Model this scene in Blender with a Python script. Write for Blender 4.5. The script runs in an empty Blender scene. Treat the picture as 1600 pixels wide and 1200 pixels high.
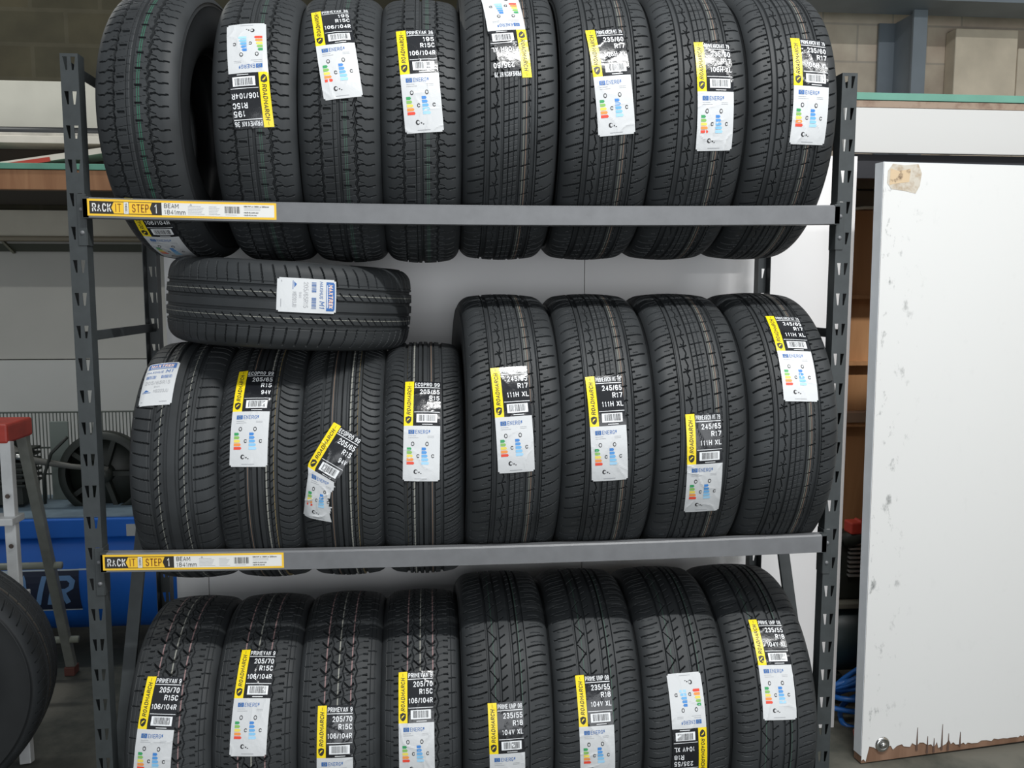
import bpy, math, random
import numpy as np
from mathutils import Vector, Matrix

R = math.radians
PI = math.pi
sc = bpy.context.scene
col = sc.collection

# ------------------------------------------------------------------ camera
def make_camera():
    pitch, yaw, roll = -0.10591, 0.09363, 0.00091
    cp, sp, cy, sy = math.cos(pitch), math.sin(pitch), math.cos(yaw), math.sin(yaw)
    fwd = Vector((sy*cp, cy*cp, sp)); right = Vector((cy, -sy, 0)); up = right.cross(fwd)
    cr, sr = math.cos(roll), math.sin(roll)
    r2 = right*cr + up*sr; u2 = up*cr - right*sr
    M = Matrix((r2, u2, -fwd)).transposed().to_4x4()
    M.translation = Vector((0.84573, -2.16824, 1.5392))
    cam = bpy.data.cameras.new('camera'); o = bpy.data.objects.new('camera', cam)
    col.objects.link(o); o.matrix_world = M
    cam.sensor_width = 36; cam.lens = 36*1361.38/1600; cam.clip_start = 0.05
    sc.camera = o
make_camera()

# ------------------------------------------------------------------ light and exposure
sc.view_settings.view_transform = 'Standard'
sc.view_settings.look = 'None'
sc.view_settings.gamma = 1
sc.view_settings.use_curve_mapping = False
sc.view_settings.exposure = 0.0
w = bpy.data.worlds.new('world'); sc.world = w; w.use_nodes = True
w.node_tree.nodes['Background'].inputs[0].default_value = (0.90, 0.96, 1.0, 1)
w.node_tree.nodes['Background'].inputs[1].default_value = 0.45

def area(name, loc, size, power, color=(1, 1, 1), target=None):
    l = bpy.data.lights.new(name, 'AREA'); l.shape = 'RECTANGLE'
    l.size, l.size_y = size; l.energy = power; l.color = color
    o = bpy.data.objects.new(name, l); col.objects.link(o); o.location = loc
    if target is not None:
        d = Vector(target)-Vector(loc); o.rotation_euler = d.to_track_quat('-Z', 'Y').to_euler()
    return o
area('tube_light_main', (1.75, -1.75, 4.0), (1.6, 0.10), 130, (1.0, 1.0, 0.98))
area('tube_light_side', (3.6, -1.75, 4.0), (1.6, 0.10), 42, (1.0, 1.0, 0.98))
area('back_wall_fill', (-1.6, 2.0, 3.9), (1.2, 0.10), 26, (1.0, 1.0, 0.95))  # added fill lamp, unseen, brightens the left back wall
area('front_fill', (1.8, -5.5, 1.3), (4.4, 2.4), 105, (0.94, 0.97, 1.0), (1.2, 0, 1.2))  # added soft fill from the front, source unseen; lifts beams and back sheets

# ------------------------------------------------------------------ materials
MATS = {}
def mat(name, c, rough=.6, metal=0, spec=.5, noise=0, nscale=20, bump=0, bscale=60, coat=0):
    if name in MATS: return MATS[name]
    m = bpy.data.materials.new(name); m.use_nodes = True; nt = m.node_tree
    b = nt.nodes['Principled BSDF']
    b.inputs['Roughness'].default_value = rough; b.inputs['Metallic'].default_value = metal
    b.inputs['Specular IOR Level'].default_value = spec
    if coat:
        b.inputs['Coat Weight'].default_value = coat; b.inputs['Coat Roughness'].default_value = .08
    b.inputs['Base Color'].default_value = (*c, 1)
    tc = nt.nodes.new('ShaderNodeTexCoord')
    if noise:
        n = nt.nodes.new('ShaderNodeTexNoise'); n.inputs['Scale'].default_value = nscale; n.inputs['Detail'].default_value = 5
        nt.links.new(tc.outputs['Object'], n.inputs['Vector'])
        r = nt.nodes.new('ShaderNodeValToRGB')
        r.color_ramp.elements[0].position = .3; r.color_ramp.elements[1].position = .7
        r.color_ramp.elements[0].color = (*[x*(1-noise) for x in c], 1)
        r.color_ramp.elements[1].color = (*[min(1, x*(1+noise)) for x in c], 1)
        nt.links.new(n.outputs['Fac'], r.inputs['Fac']); nt.links.new(r.outputs['Color'], b.inputs['Base Color'])
    if bump:
        n2 = nt.nodes.new('ShaderNodeTexNoise'); n2.inputs['Scale'].default_value = bscale; n2.inputs['Detail'].default_value = 4
        nt.links.new(tc.outputs['Object'], n2.inputs['Vector'])
        bp = nt.nodes.new('ShaderNodeBump'); bp.inputs['Strength'].default_value = bump; bp.inputs['Distance'].default_value = .004
        nt.links.new(n2.outputs['Fac'], bp.inputs['Height']); nt.links.new(bp.outputs['Normal'], b.inputs['Normal'])
    MATS[name] = m; return m

RUB = mat('rubber', (.0255, .0285, .0310), .60, spec=.38, noise=.25, nscale=9)
RUBS = mat('rubber_sidewall', (.017, .0188, .0205), .5, spec=.4, noise=.2, nscale=7)
P_WHITE = mat('paint_line_white', (.26, .26, .23), .7)
P_GREEN = mat('paint_line_green', (.02, .14, .08), .7)
P_BROWN = mat('paint_line_brown', (.20, .13, .09), .7)
P_PINK = mat('paint_line_pink', (.24, .15, .15), .7)
P_YEL = mat('paint_line_yellow', (.22, .17, .08), .7)
STEEL = mat('rack_powder_coat', (.036, .042, .044), .42, spec=.5, noise=.12, nscale=40, bump=.05, bscale=400)
BEAMM = mat('beam_powder_coat', (.13, .134, .142), .40, spec=.6, noise=.08, nscale=30, bump=.05, bscale=400)
S_BLACK = mat('sticker_black', (.012, .013, .016), .18, spec=.55, bump=.22, bscale=42)
S_WHITE = mat('sticker_white', (.58, .595, .61), .33, spec=.5, bump=.25, bscale=45)
S_YEL = mat('sticker_yellow', (.86, .66, .012), .30, spec=.5, bump=.2, bscale=50)
S_TXT = mat('sticker_print_white', (.80, .82, .84), .4)
S_INK = mat('sticker_print_black', (.015, .015, .018), .5)
S_GREY = mat('sticker_print_grey', (.36, .37, .39), .5)
S_BLUE = mat('sticker_print_blue', (.03, .12, .36), .5)
S_ORG = mat('sticker_print_orange', (.85, .30, .04), .5)
EU = [mat('scale_'+n, c, .5) for n, c in (('green', (.03, .30, .10)), ('lime', (.22, .45, .10)), ('yellow', (.75, .62, .10)), ('orange', (.80, .28, .06)), ('red', (.72, .06, .03)))]
EB = [mat('scale_blue_%s' % n, c, .5) for n, c in (('deep', (.04, .20, .55)), ('strong', (.07, .27, .62)), ('mid', (.13, .38, .70)), ('soft', (.22, .50, .76)), ('pale', (.34, .60, .82)))]

# ------------------------------------------------------------------ helpers
def link(o, parent=None):
    col.objects.link(o)
    if parent is not None: o.parent = parent
    return o
def tag(o, label=None, cat=None, group=None, kind=None):
    if label: o['label'] = label
    if cat: o['category'] = cat
    if group: o['group'] = group
    if kind: o['kind'] = kind
    return o
def empty(name, loc=(0, 0, 0), rot=(0, 0, 0)):
    o = bpy.data.objects.new(name, None); o.location = loc; o.rotation_euler = rot; o.empty_display_size = .1
    return link(o)

class MB:
    def __init__(s): s.v = []; s.f = []; s.m = []
    def add(s, vs, fs, mi=0):
        n = len(s.v); s.v += [tuple(v) for v in vs]
        for f in fs: s.f.append(tuple(n+i for i in f)); s.m.append(mi)
    def box(s, x0, x1, y0, y1, z0, z1, mi=0, M=None):
        vs = [(x, y, z) for z in (z0, z1) for y in (y0, y1) for x in (x0, x1)]
        if M is not None: vs = [tuple(M @ Vector(v)) for v in vs]
        s.add(vs, [(0, 2, 3, 1), (4, 5, 7, 6), (0, 1, 5, 4), (2, 6, 7, 3), (0, 4, 6, 2), (1, 3, 7, 5)], mi)
    def bar(s, a, b, wx, wy, mi=0, up=(0, 0, 1)):
        a, b = Vector(a), Vector(b); d = (b-a).normalized()
        x = d.cross(Vector(up));
        if x.length < 1e-4: x = d.cross(Vector((1, 0, 0)))
        x.normalize(); y = x.cross(d)
        vs = []
        for p in (a, b):
            for sx, sy in ((-1, -1), (1, -1), (1, 1), (-1, 1)): vs.append(p+x*sx*wx/2+y*sy*wy/2)
        s.add(vs, [(0, 1, 2, 3), (7, 6, 5, 4), (0, 4, 5, 1), (1, 5, 6, 2), (2, 6, 7, 3), (3, 7, 4, 0)], mi)
    def tube(s, pts, r, n=12, mi=0, cap=True, closed=False):
        pts = [Vector(p) for p in pts]; N = len(pts); rs = r if isinstance(r, (list, tuple)) else [r]*N
        base = len(s.v); prev = None
        for i, p in enumerate(pts):
            if closed: d = pts[(i+1) % N]-pts[i-1]
            else: d = pts[min(i+1, N-1)]-pts[max(i-1, 0)]
            d.normalize()
            if prev is None:
                u = d.cross(Vector((0, 0, 1)))
                if u.length < .05: u = d.cross(Vector((1, 0, 0)))
            else: u = prev-d*prev.dot(d)
            u.normalize(); prev = u; v = d.cross(u)
            for k in range(n):
                a = 2*PI*k/n; s.v.append(tuple(p+(u*math.cos(a)+v*math.sin(a))*rs[i]))
        for i in range(N if closed else N-1):
            j = (i+1) % N
            for k in range(n):
                k2 = (k+1) % n
                s.f.append((base+i*n+k, base+i*n+k2, base+j*n+k2, base+j*n+k)); s.m.append(mi)
        if cap and not closed:
            s.f.append(tuple(base+k for k in range(n))[::-1]); s.m.append(mi)
            s.f.append(tuple(base+(N-1)*n+k for k in range(n))); s.m.append(mi)
    def lathe(s, prof, axis_o, axis='X', n=32, mi=0, a0=0, a1=2*PI):
        # prof: list of (along, radius)
        base = len(s.v); full = abs(a1-a0-2*PI) < 1e-6; cnt = n if full else n+1
        for (t, r) in prof:
            for k in range(cnt):
                a = a0+(a1-a0)*k/n; c, d = math.cos(a)*r, math.sin(a)*r
                p = {'X': (t, c, d), 'Y': (c, t, d), 'Z': (c, d, t)}[axis]
                s.v.append((p[0]+axis_o[0], p[1]+axis_o[1], p[2]+axis_o[2]))
        for i in range(len(prof)-1):
            for k in range(n):
                k2 = (k+1) % cnt
                s.f.append((base+i*cnt+k, base+i*cnt+k2, base+(i+1)*cnt+k2, base+(i+1)*cnt+k)); s.m.append(mi)
    def build(s, name, mats, parent=None, smooth=False, bevel=0, seg=2):
        me = bpy.data.meshes.new(name); me.from_pydata(s.v, [], s.f)
        if not isinstance(mats, (list, tuple)): mats = [mats]
        for m in mats: me.materials.append(m)
        me.polygons.foreach_set('material_index', s.m)
        if smooth: me.polygons.foreach_set('use_smooth', [True]*len(s.f))
        me.update()
        o = link(bpy.data.objects.new(name, me), parent)
        if smooth == 'auto':
            pass
        if bevel:
            b = o.modifiers.new('bevel', 'BEVEL'); b.width = bevel; b.segments = seg; b.limit_method = 'ANGLE'
        return o

def np_mesh(name, V, F, mats, mi=None, smooth=True):
    me = bpy.data.meshes.new(name)
    V = np.ascontiguousarray(V, dtype=np.float32); F = np.ascontiguousarray(F, dtype=np.int32)
    me.vertices.add(len(V)); me.vertices.foreach_set('co', V.ravel())
    me.loops.add(F.size); me.loops.foreach_set('vertex_index', F.ravel())
    me.polygons.add(len(F)); me.polygons.foreach_set('loop_start', np.arange(0, F.size, F.shape[1], dtype=np.int32))
    me.polygons.foreach_set('loop_total', np.full(len(F), F.shape[1], dtype=np.int32))
    for m in mats: me.materials.append(m)
    if mi is not None: me.polygons.foreach_set('material_index', np.ascontiguousarray(mi, dtype=np.int32))
    me.polygons.foreach_set('use_smooth', np.full(len(F), bool(smooth)))
    me.update(calc_edges=True); me.validate()
    return me

# text as flat triangles in unit box: returns verts (x 0..w, y), faces, width, height
TXT = {}
def text_geo(s, bold=.02, shear=0):
    key = (s, bold, shear)
    if key in TXT: return TXT[key]
    cu = bpy.data.curves.new('t', 'FONT'); cu.body = s; cu.size = 1; cu.offset = bold; cu.resolution_u = 3; cu.shear = shear
    cu.fill_mode = 'FRONT' if hasattr(cu, 'fill_mode') else cu.fill_mode
    o = bpy.data.objects.new('t', cu); col.objects.link(o)
    bpy.context.view_layer.update()
    dg = bpy.context.evaluated_depsgraph_get()
    me = bpy.data.meshes.new_from_object(o.evaluated_get(dg))
    V = np.array([v.co[:2] for v in me.vertices]).reshape(-1, 2)
    Fs = [tuple(p.vertices) for p in me.polygons]
    bpy.data.objects.remove(o); bpy.data.curves.remove(cu); bpy.data.meshes.remove(me)
    mn, mx = V.min(0), V.max(0)
    V = (V-mn)/np.maximum(mx-mn, 1e-6)
    TXT[key] = (V, Fs, (mx-mn)); return TXT[key]

# plain block lettering drawn as thick strokes (unit box, centre lines)
_O = [(.3, 1), (.7, 1), (1, .72), (1, .28), (.7, 0), (.3, 0), (0, .28), (0, .72), (.3, 1)]
GLY = {
 'A': [[(0, 0), (.5, 1), (1, 0)], [(.18, .32), (.82, .32)]],
 'B': [[(0, .5), (.7, .5), (.95, .64), (.95, .86), (.7, 1), (0, 1), (0, 0), (.74, 0), (1, .14), (1, .36), (.74, .5)]],
 'C': [[(1, .76), (.75, 1), (.28, 1), (0, .74), (0, .26), (.28, 0), (.75, 0), (1, .24)]],
 'D': [[(0, 0), (0, 1), (.62, 1), (1, .72), (1, .28), (.62, 0), (0, 0)]],
 'E': [[(1, 1), (0, 1), (0, 0), (1, 0)], [(0, .5), (.85, .5)]],
 'G': [[(1, .78), (.75, 1), (.28, 1), (0, .74), (0, .26), (.28, 0), (.75, 0), (1, .2), (1, .46), (.55, .46)]],
 'H': [[(0, 0), (0, 1)], [(1, 0), (1, 1)], [(0, .5), (1, .5)]],
 'I': [[(.5, 0), (.5, 1)]],
 'J': [[(1, 1), (1, .25), (.72, 0), (.28, 0), (0, .25)]],
 'K': [[(0, 0), (0, 1)], [(1, 1), (.08, .42)], [(.35, .6), (1, 0)]],
 'L': [[(0, 1), (0, 0), (1, 0)]],
 'M': [[(0, 0), (0, 1), (.5, .3), (1, 1), (1, 0)]],
 'N': [[(0, 0), (0, 1), (1, 0), (1, 1)]],
 'O': [_O],
 'P': [[(0, 0), (0, 1), (.72, 1), (1, .85), (1, .6), (.72, .45), (0, .45)]],
 'R': [[(0, 0), (0, 1), (.72, 1), (1, .85), (1, .62), (.72, .48), (0, .48)], [(.55, .48), (1, 0)]],
 'S': [[(.97, .8), (.72, 1), (.28, 1), (.03, .82), (.05, .62), (.3, .52), (.7, .48), (.97, .36), (.97, .18), (.72, 0), (.28, 0), (0, .2)]],
 'T': [[(0, 1), (1, 1)], [(.5, 1), (.5, 0)]],
 'U': [[(0, 1), (0, .26), (.28, 0), (.72, 0), (1, .26), (1, 1)]],
 'V': [[(0, 1), (.5, 0), (1, 1)]],
 'W': [[(0, 1), (.25, 0), (.5, .8), (.75, 0), (1, 1)]],
 'X': [[(0, 0), (1, 1)], [(0, 1), (1, 0)]],
 'Y': [[(0, 1), (.5, .48), (1, 1)], [(.5, .48), (.5, 0)]],
 '0': [_O],
 '1': [[(.12, .76), (.56, 1), (.56, 0)]],
 '2': [[(.02, .76), (.28, 1), (.72, 1), (.98, .8), (.95, .58), (0, 0), (1, 0)]],
 '3': [[(.03, .82), (.3, 1), (.7, 1), (.95, .85), (.95, .65), (.65, .52), (.4, .52)], [(.65, .52), (1, .36), (1, .16), (.72, 0), (.28, 0), (0, .18)]],
 '4': [[(.76, 0), (.76, 1), (0, .28), (1, .28)]],
 '5': [[(.92, 1), (.16, 1), (.08, .52), (.32, .62), (.7, .62), (1, .45), (1, .18), (.72, 0), (.28, 0), (0, .18)]],
 '6': [[(.94, .82), (.7, 1), (.3, 1), (0, .72), (0, .2), (.28, 0), (.72, 0), (1, .18), (1, .4), (.72, .58), (.28, .58), (0, .4)]],
 '7': [[(0, 1), (1, 1), (.38, 0)]],
 '8': [[(.3, .53), (.05, .66), (.05, .86), (.3, 1), (.7, 1), (.95, .86), (.95, .66), (.7, .53), (.3, .53), (0, .38), (0, .15), (.3, 0), (.7, 0), (1, .15), (1, .38), (.7, .53)]],
 '9': [[(.06, .18), (.3, 0), (.7, 0), (1, .28), (1, .8), (.72, 1), (.28, 1), (0, .82), (0, .6), (.28, .42), (.72, .42), (1, .6)]],
 '/': [[(0, 0), (1, 1)]],
 'm': [[(0, 0), (0, .72)], [(0, .6), (.2, .72), (.42, .66), (.5, .5), (.5, 0)], [(.5, .55), (.7, .72), (.92, .66), (1, .5), (1, 0)]],
}
GW = {'I': .28, '1': .62, '/': .62, 'm': 1.35, 'M': 1.2, 'W': 1.35, 'E': .88, 'L': .86, ' ': .45, 'J': .85}
def stroke_text(st, w, h, t, gap=.26, dens=0):
    """quads filling a w x h mm box; t = stroke width in mm"""
    tot = sum(GW.get(c, 1.0) for c in st)+gap*(len(st)-1)+0.0
    unit = w/tot; x = 0; V = []; F = []
    for c in st:
        cw = GW.get(c, 1.0)*unit
        for pl in GLY.get(c, []):
            P = [(x+t/2+p[0]*(cw-t), t/2+p[1]*(h-t)) for p in pl]
            closed = P[0] == P[-1] and len(P) > 3
            if dens:
                Q = [P[0]]
                for p0, p1 in zip(P, P[1:]):
                    k_ = max(1, int(math.hypot(p1[0]-p0[0], p1[1]-p0[1])/dens))
                    Q += [(p0[0]+(p1[0]-p0[0])*i/k_, p0[1]+(p1[1]-p0[1])*i/k_) for i in range(1, k_+1)]
                Q[-1] = P[-1]; P = Q
            n = len(P)
            L = []
            for i, p in enumerate(P):
                if closed: a, b = (P[i-1] if i else P[-2]), (P[i+1] if i < n-1 else P[1])
                else: a, b = P[max(i-1, 0)], P[min(i+1, n-1)]
                d1 = (p[0]-a[0], p[1]-a[1]); d2 = (b[0]-p[0], b[1]-p[1])
                l1 = math.hypot(*d1) or 0; l2 = math.hypot(*d2) or 0
                if l1 == 0: d1, l1 = d2, l2
                if l2 == 0: d2, l2 = d1, l1
                n1 = (-d1[1]/l1, d1[0]/l1); n2 = (-d2[1]/l2, d2[0]/l2)
                mx_ = (n1[0]+n2[0], n1[1]+n2[1]); ml = math.hypot(*mx_)
                if ml < .5: m_ = n1; k = 1.0
                else: m_ = (mx_[0]/ml, mx_[1]/ml); k = min(1.6, 1/max(.2, m_[0]*n1[0]+m_[1]*n1[1]))
                e = (0, 0)
                if not closed and i in (0, n-1):
                    q = -1 if i == 0 else 1; e = (q*d1[0]/l1*t*.5, q*d1[1]/l1*t*.5)
                    if abs(d1[0]) > 1e-6 and abs(d1[1]) > 1e-6: e = (e[0]*.5, e[1]*.5)
                L.append((p[0]+e[0], p[1]+e[1], m_[0]*k*t/2, m_[1]*k*t/2))
            b0 = len(V)
            for px, py, mx2, my2 in L: V += [(px+mx2, py+my2), (px-mx2, py-my2)]
            for i in range(n-1): F.append((b0+2*i, b0+2*i+1, b0+2*i+3, b0+2*i+2))
        x += cw+gap*unit
    return V, F

class Sheet:
    """flat artwork in mm, bent onto a surface by fn(a, b, lift_mm) -> (x, y, z)"""
    def __init__(s, fn, mats, cell=4, dens=0): s.dens = dens; s.fn = fn; s.mb = MB(); s.mats = mats; s.cell = cell
    def put(s, V, Fs, mi, lift):
        s.mb.add([s.fn(a, b, lift) for a, b in V], Fs, mi)
    def rect(s, a0, b0, a1, b1, mi, lift, keep=None, cell=None):
        c = cell or s.cell
        na = max(1, int(round((a1-a0)/c))); nb = max(1, int(round((b1-b0)/c)))
        A = np.linspace(a0, a1, na+1); B = np.linspace(b0, b1, nb+1)
        V = [(a, b) for b in B for a in A]; F = []
        for j in range(nb):
            for i in range(na):
                if keep and not keep((A[i]+A[i+1])/2, (B[j]+B[j+1])/2): continue
                k = j*(na+1)+i; F.append((k, k+1, k+na+2, k+na+1))
        s.put(V, F, mi, lift)
    def band(s, q, mi, lift, n=12):
        V = []
        for i in range(n+1):
            t = i/n; V += [(q[0][0]+(q[3][0]-q[0][0])*t, q[0][1]+(q[3][1]-q[0][1])*t), (q[1][0]+(q[2][0]-q[1][0])*t, q[1][1]+(q[2][1]-q[1][1])*t)]
        s.put(V, [(2*i, 2*i+1, 2*i+3, 2*i+2) for i in range(n)], mi, lift)
    def poly(s, pts, mi, lift): s.put(pts, [tuple(range(len(pts)))], mi, lift)
    def text(s, st, a0, b0, a1, b1, mi, lift, bold=.02, rot=0, shear=0):
        W_, H_ = (a1-a0, b1-b0) if rot == 0 else (b1-b0, a1-a0)
        if all(c in GLY or c == ' ' for c in st):
            nch = max(1, len(st)); t = min(H_*(.09+bold*2.4), W_/nch*.24)
            V, F = stroke_text(st, W_, H_, t, dens=s.dens); V = [((x+shear*(y-H_/2)*.8)/W_, y/H_) for x, y in V]
        else: V, F, wh = text_geo(st, bold, shear)
        if rot == 90:    # reads upwards, fills box a0..a1, b0..b1
            P = [(a1-(y)*(a1-a0), b0+x*(b1-b0)) for x, y in V]
        elif rot == -90:
            P = [(a0+(y)*(a1-a0), b1-x*(b1-b0)) for x, y in V]
        else:
            P = [(a0+x*(a1-a0), b0+y*(b1-b0)) for x, y in V]
        s.put(P, F, mi, lift)
    def bars(s, a0, b0, a1, b1, mi, lift, seed=1, dens=.55, along='a'):
        rng = random.Random(seed)
        a = a0
        while a < a1:
            wd = rng.choice((.6, 1.0, 1.5)); 
            if along == 'a': s.poly([(a, b0), (min(a+wd, a1), b0), (min(a+wd, a1), b1), (a, b1)], mi, lift)
            a += wd+rng.choice((.7, 1.1, 1.6))
    def build(s, name, parent): return s.mb.build(name, s.mats, parent)

# ------------------------------------------------------------------ tyres
# kinds: overall radius, section width, tread width (mm), rim radius
KIND = {
    'van_rib':   dict(R=342, W=186, tw=132, rim=190),
    'van_dim':   dict(R=342, W=186, tw=132, rim=190),
    'highway_a': dict(R=358, W=226, tw=162, rim=216),
    'highway_b': dict(R=375, W=236, tw=170, rim=216),
    'eco':       dict(R=324, W=199, tw=142, rim=190),
    'sport':     dict(R=324, W=205, tw=148, rim=190),
    'van_block': dict(R=334, W=207, tw=150, rim=190),
    'wide':      dict(R=358, W=233, tw=168, rim=228),
}
CD = 6.0; RS = 40.0
def crown(k, s):
    """arc position s (mm) across the tread -> x, r, nx, nr"""
    K = KIND[k]; h = K['tw']/2; s = np.asarray(s, float); a = np.abs(s); sg = np.sign(s)
    a0 = math.atan(2*CD/h)
    x = np.where(a <= h, a, 0.); r = np.where(a <= h, K['R']-CD*(a/h)**2, 0.)
    ang = np.where(a <= h, np.arctan(2*CD*a/h/h), a0+(a-h)/RS)
    ex = h+RS*(np.sin(a0+(a-h)/RS)-math.sin(a0)); er = K['R']-CD-RS*(math.cos(a0)-np.cos(a0+(a-h)/RS))
    x = np.where(a <= h, x, ex); r = np.where(a <= h, r, er)
    return x*sg, r, np.sin(ang)*sg, np.cos(ang)

def circ(v, v0, wd, d):
    return (d*.62 if wd > 4 else d)*np.clip((wd/2-np.abs(v-v0))/.8+.5, 0, 1)
def lat(u, v, p, v0, v1, wd, d, slope=0, curve=0, ph=0, soft=.7):
    t = (v-v0)/(v1-v0)
    c = ph+slope*(v-v0)+curve*t*t
    dist = np.abs((u-c+p/2) % p-p/2)
    return d*np.clip((wd/2-dist)/soft+.5, 0, 1)*((v >= min(v0, v1)) & (v <= max(v0, v1)))
def zig(u, v, p, vc, amp, wd, d, ph=0, step=False):
    t = ((u+ph) % p)/p
    if step: z = np.where(t < .88, amp-2*amp*t/.88, -amp+2*amp*(t-.88)/.12)
    else: z = amp*(4*np.abs(t-.5)-1)
    return d*np.clip((wd/2-np.abs(v-vc-z))/1.0+.5, 0, 1)

def pattern(k, u, v, C):
    """groove depth in mm and paint id"""
    K = KIND[k]; h = K['tw']/2
    P = lambda mm: C/round(C/mm)
    D = np.zeros_like(u); M = np.zeros(u.shape, int)
    mx = lambda a: np.maximum(D, a)
    edge = h+33
    if k in ('van_rib', 'van_dim'):
        p = P(40); q = P(26.7)
        D = mx(circ(v, 0, 7, 8)); D = mx(circ(v, -13, 1.8, 3))
        D = mx(zig(u, v, q, -42, 1.6, 5, 8)); D = mx(zig(u, v, q, 38, 2.4, 5.5, 8, ph=8))
        D = mx(lat(u, v, p, -34, -17, 4.2, 7)); D = mx(lat(u, v, p, 8, 24, 4.2, 7, ph=p*.5))
        D = mx(lat(u, v, p, 28, 34, 3, 6, ph=p*.2))
        for sgn, vv in ((-1, 44), (1, 42)):
            D = mx(lat(u, sgn*v, q, vv, vv+13, 3.4, 7, slope=.18)); D = mx(lat(u, sgn*v, q, vv+13, vv+20, 2.6, 5, slope=-.7, ph=2.5))
            D = mx(lat(u, sgn*v, q, vv+20, edge-16, 2.8, 6, slope=.1, ph=-2.4))
            D = mx(lat(u, sgn*v, q, vv, vv+12, 1.8, 3, slope=-.4, ph=q*.5))
        D = mx(lat(u, v, p/2, -42, 38, 1.5, 1.6, slope=.15, ph=5)*.8)
        M[(np.abs(v-13) < 1.1)] = 2 if k == 'van_rib' else 6; M[(np.abs(v-17) < .9)] = 2 if k == 'van_rib' else 6
    elif k in ('highway_a', 'highway_b'):
        p = P(37)
        for s0 in (-1, 1):
            D = mx(circ(v, s0*20, 6, 8)); D = mx(circ(v, s0*53, 8.5, 8)); D = mx(circ(v, s0*62, 1.6, 4))
            D = mx(lat(u, s0*v, p*.9, 63, edge-8, 3.2, 7, slope=.26*s0, curve=3*s0))
            D = mx(lat(u, s0*v, p*.9, 63, 70, 3.2, 6, slope=.26*s0, ph=p*.56))
            D = mx(lat(u, s0*v, p*.9, 72, h, 1.5, 2, slope=.26*s0, ph=p*.3))
            D = mx(lat(u, v, p, s0*36-10, s0*36+(9 if s0 < 0 else 10), 2.8, 6, slope=.28, ph=0 if s0 < 0 else p*.4))
        D = mx(zig(u, v, p, -34, 2.6, 1.8, 5, ph=p*.5)); D = mx(lat(u, v, p*2, -42, -33, 2.0, 5, slope=-1.2, ph=p*.3))
        D = mx(zig(u, v, p, 43, 1.2, 1.6, 3))
        D = mx(circ(v, -5, 1.6, 4)); D = mx(circ(v, 7, 1.5, 2)); D = mx(lat(u, v, p, -16, 16, 2.2, 5, slope=.28, ph=p*.2)); D = mx(lat(u, v, p/3, -16, 16, 1.5, .8, slope=.28, ph=p*.2))
        M[(np.abs(v-29.5) < .85)] = 7; M[(np.abs(v-35) < .85)] = 3
    elif k == 'eco':
        p = P(20)
        for vc, wd in ((-46, 7), (-14, 6), (1, 2.6), (15, 6), (44, 8)): D = mx(circ(v, vc, wd, 8))
        D = mx(circ(v, -28, 2, 4)); D = mx(circ(v, 30, 2.4, 5))
        D = mx(lat(u, v, p, 31, 40, 2.4, 5, slope=.9)); D = mx(lat(u, v, p, -42, -29, 2.2, 4, slope=.5, ph=4))
        D = mx(lat(u, v, p, 19, 28, 1.8, 3, slope=.5, ph=3))
        D = mx(lat(u, v, p, 50, edge-8, 2.8, 6, slope=-.9, curve=34)); D = mx(lat(u, -v, p, 52, edge-8, 2.8, 6, slope=-.35, curve=-4, ph=5))
        D = mx(lat(u, -v, p, 58, edge-20, 1.5, 2.5, slope=-.35, curve=-4, ph=5+p/2))
        M[np.abs(v-22) < 1.1] = 1; M[np.abs(v-40.) < 1.1] = 5; M[np.abs(v+22) < .8] = 3
    elif k == 'sport':
        p = P(30)
        for vc, wd in ((-45, 8), (-14, 8), (14, 8), (45, 8)): D = mx(circ(v, vc, wd, 8))
        for s0 in (-1, 1):
            D = mx(lat(u, v, p*.8, s0*30-11, s0*30+7, 2.6, 5.5, slope=1.0))
            D = mx(lat(u, s0*v, p, 52, edge-6, 3.2, 6.5, slope=.12, curve=5))
            D = mx(circ(s0*v, 56, 1.4, 1.8))
        M[(np.abs(np.abs(v)-30) < 1.2) & ((u % 11) < 9.5)] = 1
    elif k == 'van_block':
        p = P(38)
        for i, vc in enumerate((-40, -8, 24)):
            ph = i*p*.5
            D = mx(lat(u, v, p, vc-11, vc+3, 6, 9, slope=-1.0, ph=ph)); D = mx(lat(u, v, p, vc+3, vc+14, 6, 9, slope=1.1, ph=ph-14))
            D = mx(zig(u, v, p, vc+18, 3, 2.2, 4, ph=ph+8)); D = mx(lat(u, v, p, vc-6, vc+12, 2, 4, slope=.2, ph=ph+p*.5))
        for s0 in (-1, 1):
            D = mx(lat(u, s0*v, p*.5, 58, 70, 3.2, 6)); D = mx(lat(u, s0*v, p, 70, edge-14, 2.4, 4, slope=.1, ph=9))
            D = mx(circ(s0*v, h+4, 1.4, 1.6)); D = mx(circ(s0*v, h+16, 1.4, 1.6))
        D = mx(lat(u, v, p*.5, -70, 70, 1.4, 1.5, slope=.3))
        for q in (-36, -3, 30): M[(np.abs(v-q) < 1.0)] = 4 if q == 30 or q == -36 else 1
    elif k == 'wide':
        p = P(27)
        for vc, wd in ((-50, 5), (-20, 6), (14, 6), (48, 6), (30, 2.4)): D = mx(circ(v, vc, wd, 8))
        for sl in (1.25, -1.25): D = mx(lat(u, v, p*2, -48, -23, 2.6, 6, slope=sl, ph=0))
        D = mx(lat(u, v, p, -16, -2, 2.8, 6, slope=.75)); D = mx(lat(u, v, p, 15, 27, 2.4, 5, slope=.7, ph=8)); D = mx(lat(u, v, p, 34, 44, 2.4, 5, slope=.7, ph=16))
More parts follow.
